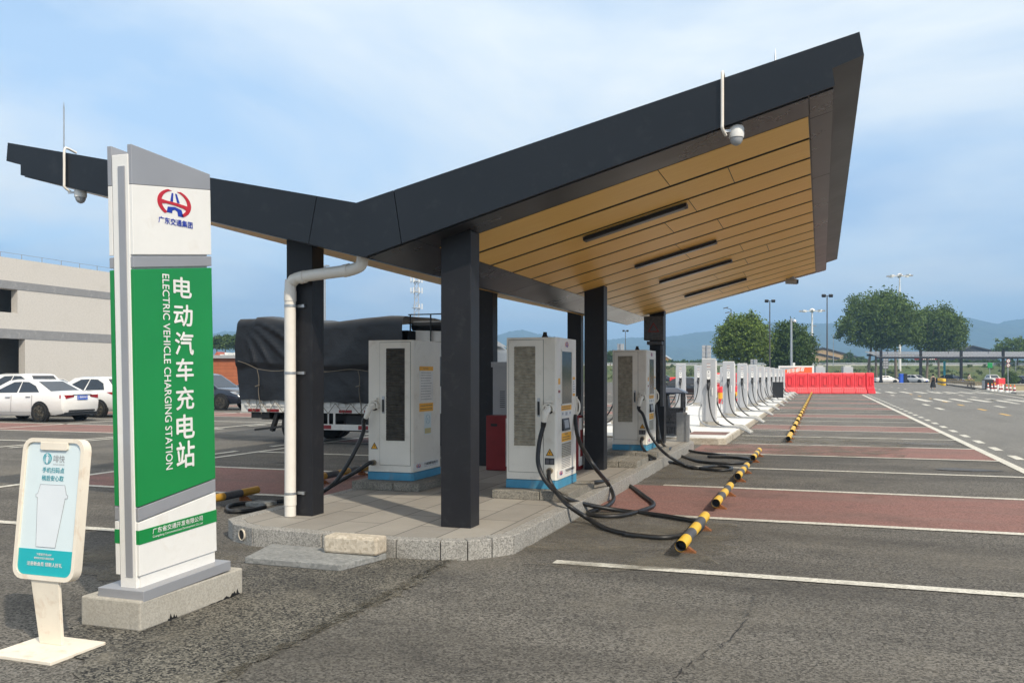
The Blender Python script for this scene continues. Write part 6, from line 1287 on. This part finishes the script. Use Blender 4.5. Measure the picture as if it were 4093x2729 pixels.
# ------------------------------------------------------------------ trolleys, cones and small things by the far pavement
def cart():
    t = thing('shopping_cart', '', 'cart'); b = M(); w, l = .27, .42
    for z, k in ((.45,.85),(.6,.92),(.75,1.0)):
        a = w*k; c_ = l*k; P_ = [(-a,-c_,z),(a,-c_,z),(a,c_,z),(-a,c_,z)]
        for i in range(4): b.bar(P_[i],P_[(i+1)%4],.03)
    for i in range(6):
        f = -1+2*i/5; b.bar((w*.85*f,-l*.85,.45),(w*f,-l,.75),.02); b.bar((w*.85*f,l*.85,.45),(w*f,l,.75),.02); b.bar((-w*.85,l*.85*f,.45),(-w,l*f,.75),.02); b.bar((w*.85,l*.85*f,.45),(w,l*f,.75),.02)
    own(t, b.build('basket', mat('cart_wire',(.36,.30,.20),.5,.5))); b = M(); b.box(-w*.8,w*.8,-l*.8,l*.8,.44,.46); own(t, b.build('basket_floor', m_blackpaint)); b = M()
    for sx in (-1,1):
        b.bar((sx*.24,-.4,.12),(sx*.24,.4,.12),.035); b.bar((sx*.24,.4,.12),(sx*.25,.45,.95),.035)
    b.bar((-.25,-.4,.12),(.25,-.4,.12),.035); own(t, b.build('frame', m_blackpaint)); b = M(); b.bar((-.27,.46,.97),(.27,.46,.97),.05); own(t, b.build('handle', m_yellow))
    for sx in (-1,1):
        for sy in (-1,1): b = M(); b.cyl((sx*.24-.015,sy*.38,.06),(sx*.24+.015,sy*.38,.06),.06,n=10); own(t, b.build('wheel', m_tyre))
    return t
ct = cart(); A_, B_ = Vector((15.35,104.5)), Vector((17.6,146))
for i in range(16):
    p = A_+(B_-A_)*(i/15)**1.25; o = ct if i == 0 else dup(ct); o.location = (p.x+.35,p.y,.05); o.rotation_euler = (0,0,YAW+R(75))
    tag(o, 'nearest baggage cart at the right end of the cart row' if i == 0 else 'small wire baggage cart in the long row along the kerb', None, 'baggage carts along the far kerb')
for i in range(4):
    g = gp(3756+5*i, 150-6*i); t = thing('yellow_drum', 'yellow drum beyond the left end of the cart row', 'drum', (0,0,0), 0, 'yellow drums at the end of the cart row'); b = M(); b.lathe([(.3,0),(.34,.1),(.34,.95),(.28,1.05)], (0,0,0), 14); own(t, b.build('drum_body', m_yellow, smooth=True)); b = M(); b.lathe([(.345,.35),(.345,.6)], (0,0,0), 14); own(t, b.build('band', m_blackpaint)); t.location = (g.x,g.y,0)
def cone():
    t = thing('traffic_cone', '', 'traffic cone'); own(t, M().box(-.19,.19,-.19,.19,0,.05).build('base', m_blackpaint, bevel=.01)); R_ = lambda z: .15-.12*(z-.05)/.72
    for k, (z0, z1, mm) in enumerate(((.05,.25,m_label),(.25,.40,m_firered),(.40,.56,m_label),(.56,.68,m_barrier),(.68,.77,m_orange))): b = M(); b.lathe([(R_(z0),z0),(R_(z1),z1)], (0,0,0), 16); own(t, b.build(['lower_band','red_band','white_band','upper_band','tip'][k], mm, smooth=True))
    return t
cn = cone(); cps = [(15.43,98.9),(14.75,92.6),(15.05,92.7),(14.72,88.5),(14.88,88.6),(14.60,84.8),(14.66,83.6),(14.56,81.4)]
clb = ['red and white cone in front of the black bin','left cone of the second pair from the black bin','right cone of the second pair from the black bin','left cone of the close pair in the middle of the group','right cone of the close pair in the middle of the group','pale cone beside the orange-footed cone','orange-footed cone beside the white board','last cone standing apart at the right end of the group']
for i, (x, y) in enumerate(cps): o = cn if i == 0 else dup(cn); o.location = (x+.28,y,.05); o.rotation_euler = (0,0,.2*i); tag(o, clb[i], None, 'red and white traffic cones')
t = thing('black_bin', 'black box-shaped bin at the right end of the cart row', 'bin'); own(t, M().box(-.42,.42,-.35,.35,0,1.05).build('bin_body', m_black, bevel=.02), M().box(-.44,.44,-.37,.37,1.055,1.10).build('lid', m_blackpaint, bevel=.01), M().box(-.44,-.421,-.3,.3,.1,1.0).build('side_panel', m_grey_cab)); t.location = (16.35,103.2,.05); t.rotation_euler = (0,0,YAW)
g = gp(3650+1560/4.48, 99); t = thing('red_covered_trolley', 'trolley under a bright red cover among the cones', 'trolley'); own(t, M().box(-.38,.38,-.35,.35,.42,1.18).build('cover', m_barrier, bevel=.06)); b = M(); 
for sx in (-.3,.3): b.bar((sx,-.25,.08),(sx,-.25,.42),.05); b.bar((sx,.25,.08),(sx,.25,.42),.05)
own(t, b.build('leg', m_steel)); b = M()
for sx in (-.3,.3): b.cyl((sx-.03,-.25,.08),(sx+.03,-.25,.08),.08,n=10); b.cyl((sx-.03,.25,.08),(sx+.03,.25,.08),.08,n=10)
own(t, b.build('wheels', m_tyre)); t.location = (g.x,g.y,.05); t.rotation_euler = (0,0,YAW)
g = gp(3650+1435/4.48, 100); t = thing('fire_hydrant', 'dark red and yellow fire hydrant left of the red-covered trolley', 'hydrant'); b = M(); b.lathe([(.16,0),(.16,.06),(.10,.08),(.10,.75),(.13,.78),(.13,.9),(.06,1.02)], (0,0,0), 14); own(t, b.build('barrel', m_firered, smooth=True)); b = M(); b.cyl((-.22,0,.62),(.22,0,.62),.07); own(t, b.build('outlet_cap', m_yellow, smooth=True)); t.location = (g.x,g.y,.05)
g = gp(3650+1570/4.48, 86); t = thing('white_board', 'small white notice board with a green emblem between cones', 'notice board'); own(t, M().box(-.3,.3,-.02,.02,.15,.62).build('board', m_label), M().box(-.14,.14,-.03,-.021,.28,.5).build('green_emblem', m_green)); b = M(); b.bar((-.25,0,0),(-.25,0,.15),.03); b.bar((.25,0,0),(.25,0,.15),.03); own(t, b.build('leg', m_steel)); t.location = (g.x,g.y,.05); t.rotation_euler = (0,0,YAW)
t = thing('planter_wall', 'low beige planter wall at the right frame edge', 'wall'); b = M(); cam_box(b, 4030, 4200, 88, 1.2, .05, .62); own(t, b.build('wall', mat('tan_render',(.36,.31,.20),.85))); b = M(); cam_box(b, 4029, 4202, 87.9, 1.4, .622, .68); own(t, b.build('coping', m_conc))
t = thing('wood_plinth', 'low stone kerb block at the right frame edge by the cones', 'block'); b = M(); cam_box(b, 4063, 4110, 70, .8, 0, .25); own(t, b.build('block', m_conc_grey)); 
t.name = 'kerb_block'
for x, mm, lb in ((3602,m_plate,'blue wheeled bin beside the white sport utility vehicle'),(3618,m_black,'black wheeled bin beside the blue one')):
    g = gp(x,163.5); t = thing('wheeled_bin', lb, 'bin', (0,0,0), 0, 'wheeled bins under the shelter'); own(t, M().box(-.3,.3,-.3,.3,.1,1.85 if 0 else 1.75).build('bin_body', mm, bevel=.03), M().box(-.33,.33,-.33,.33,1.755,1.85).build('lid', mm, bevel=.02)); b = M(); b.cyl((-.3,.25,.12),(-.22,.25,.12),.12); b.cyl((.22,.25,.12),(.3,.25,.12),.12); own(t, b.build('wheels', m_tyre)); t.location = (g.x,g.y,0); t.rotation_euler = (0,0,YAW)

# ------------------------------------------------------------------ haze: the air between here and the hills
hz = bpy.data.materials.new('haze'); hz.use_nodes = True; hn = hz.node_tree; hn.nodes.remove(hn.nodes['Principled BSDF'])
pv = N(hn, 'ShaderNodeVolumePrincipled'); pv.inputs['Color'].default_value = (.36,.63,1.0,1); pv.inputs['Density'].default_value = 0.00045; pv.inputs['Anisotropy'].default_value = 0.0
hn.links.new(pv.outputs[0], hn.nodes['Material Output'].inputs['Volume'])
o = M().box(-4300,4300,-700,5300,-1.0,300).build('haze', hz); tag(o, kind='stuff')
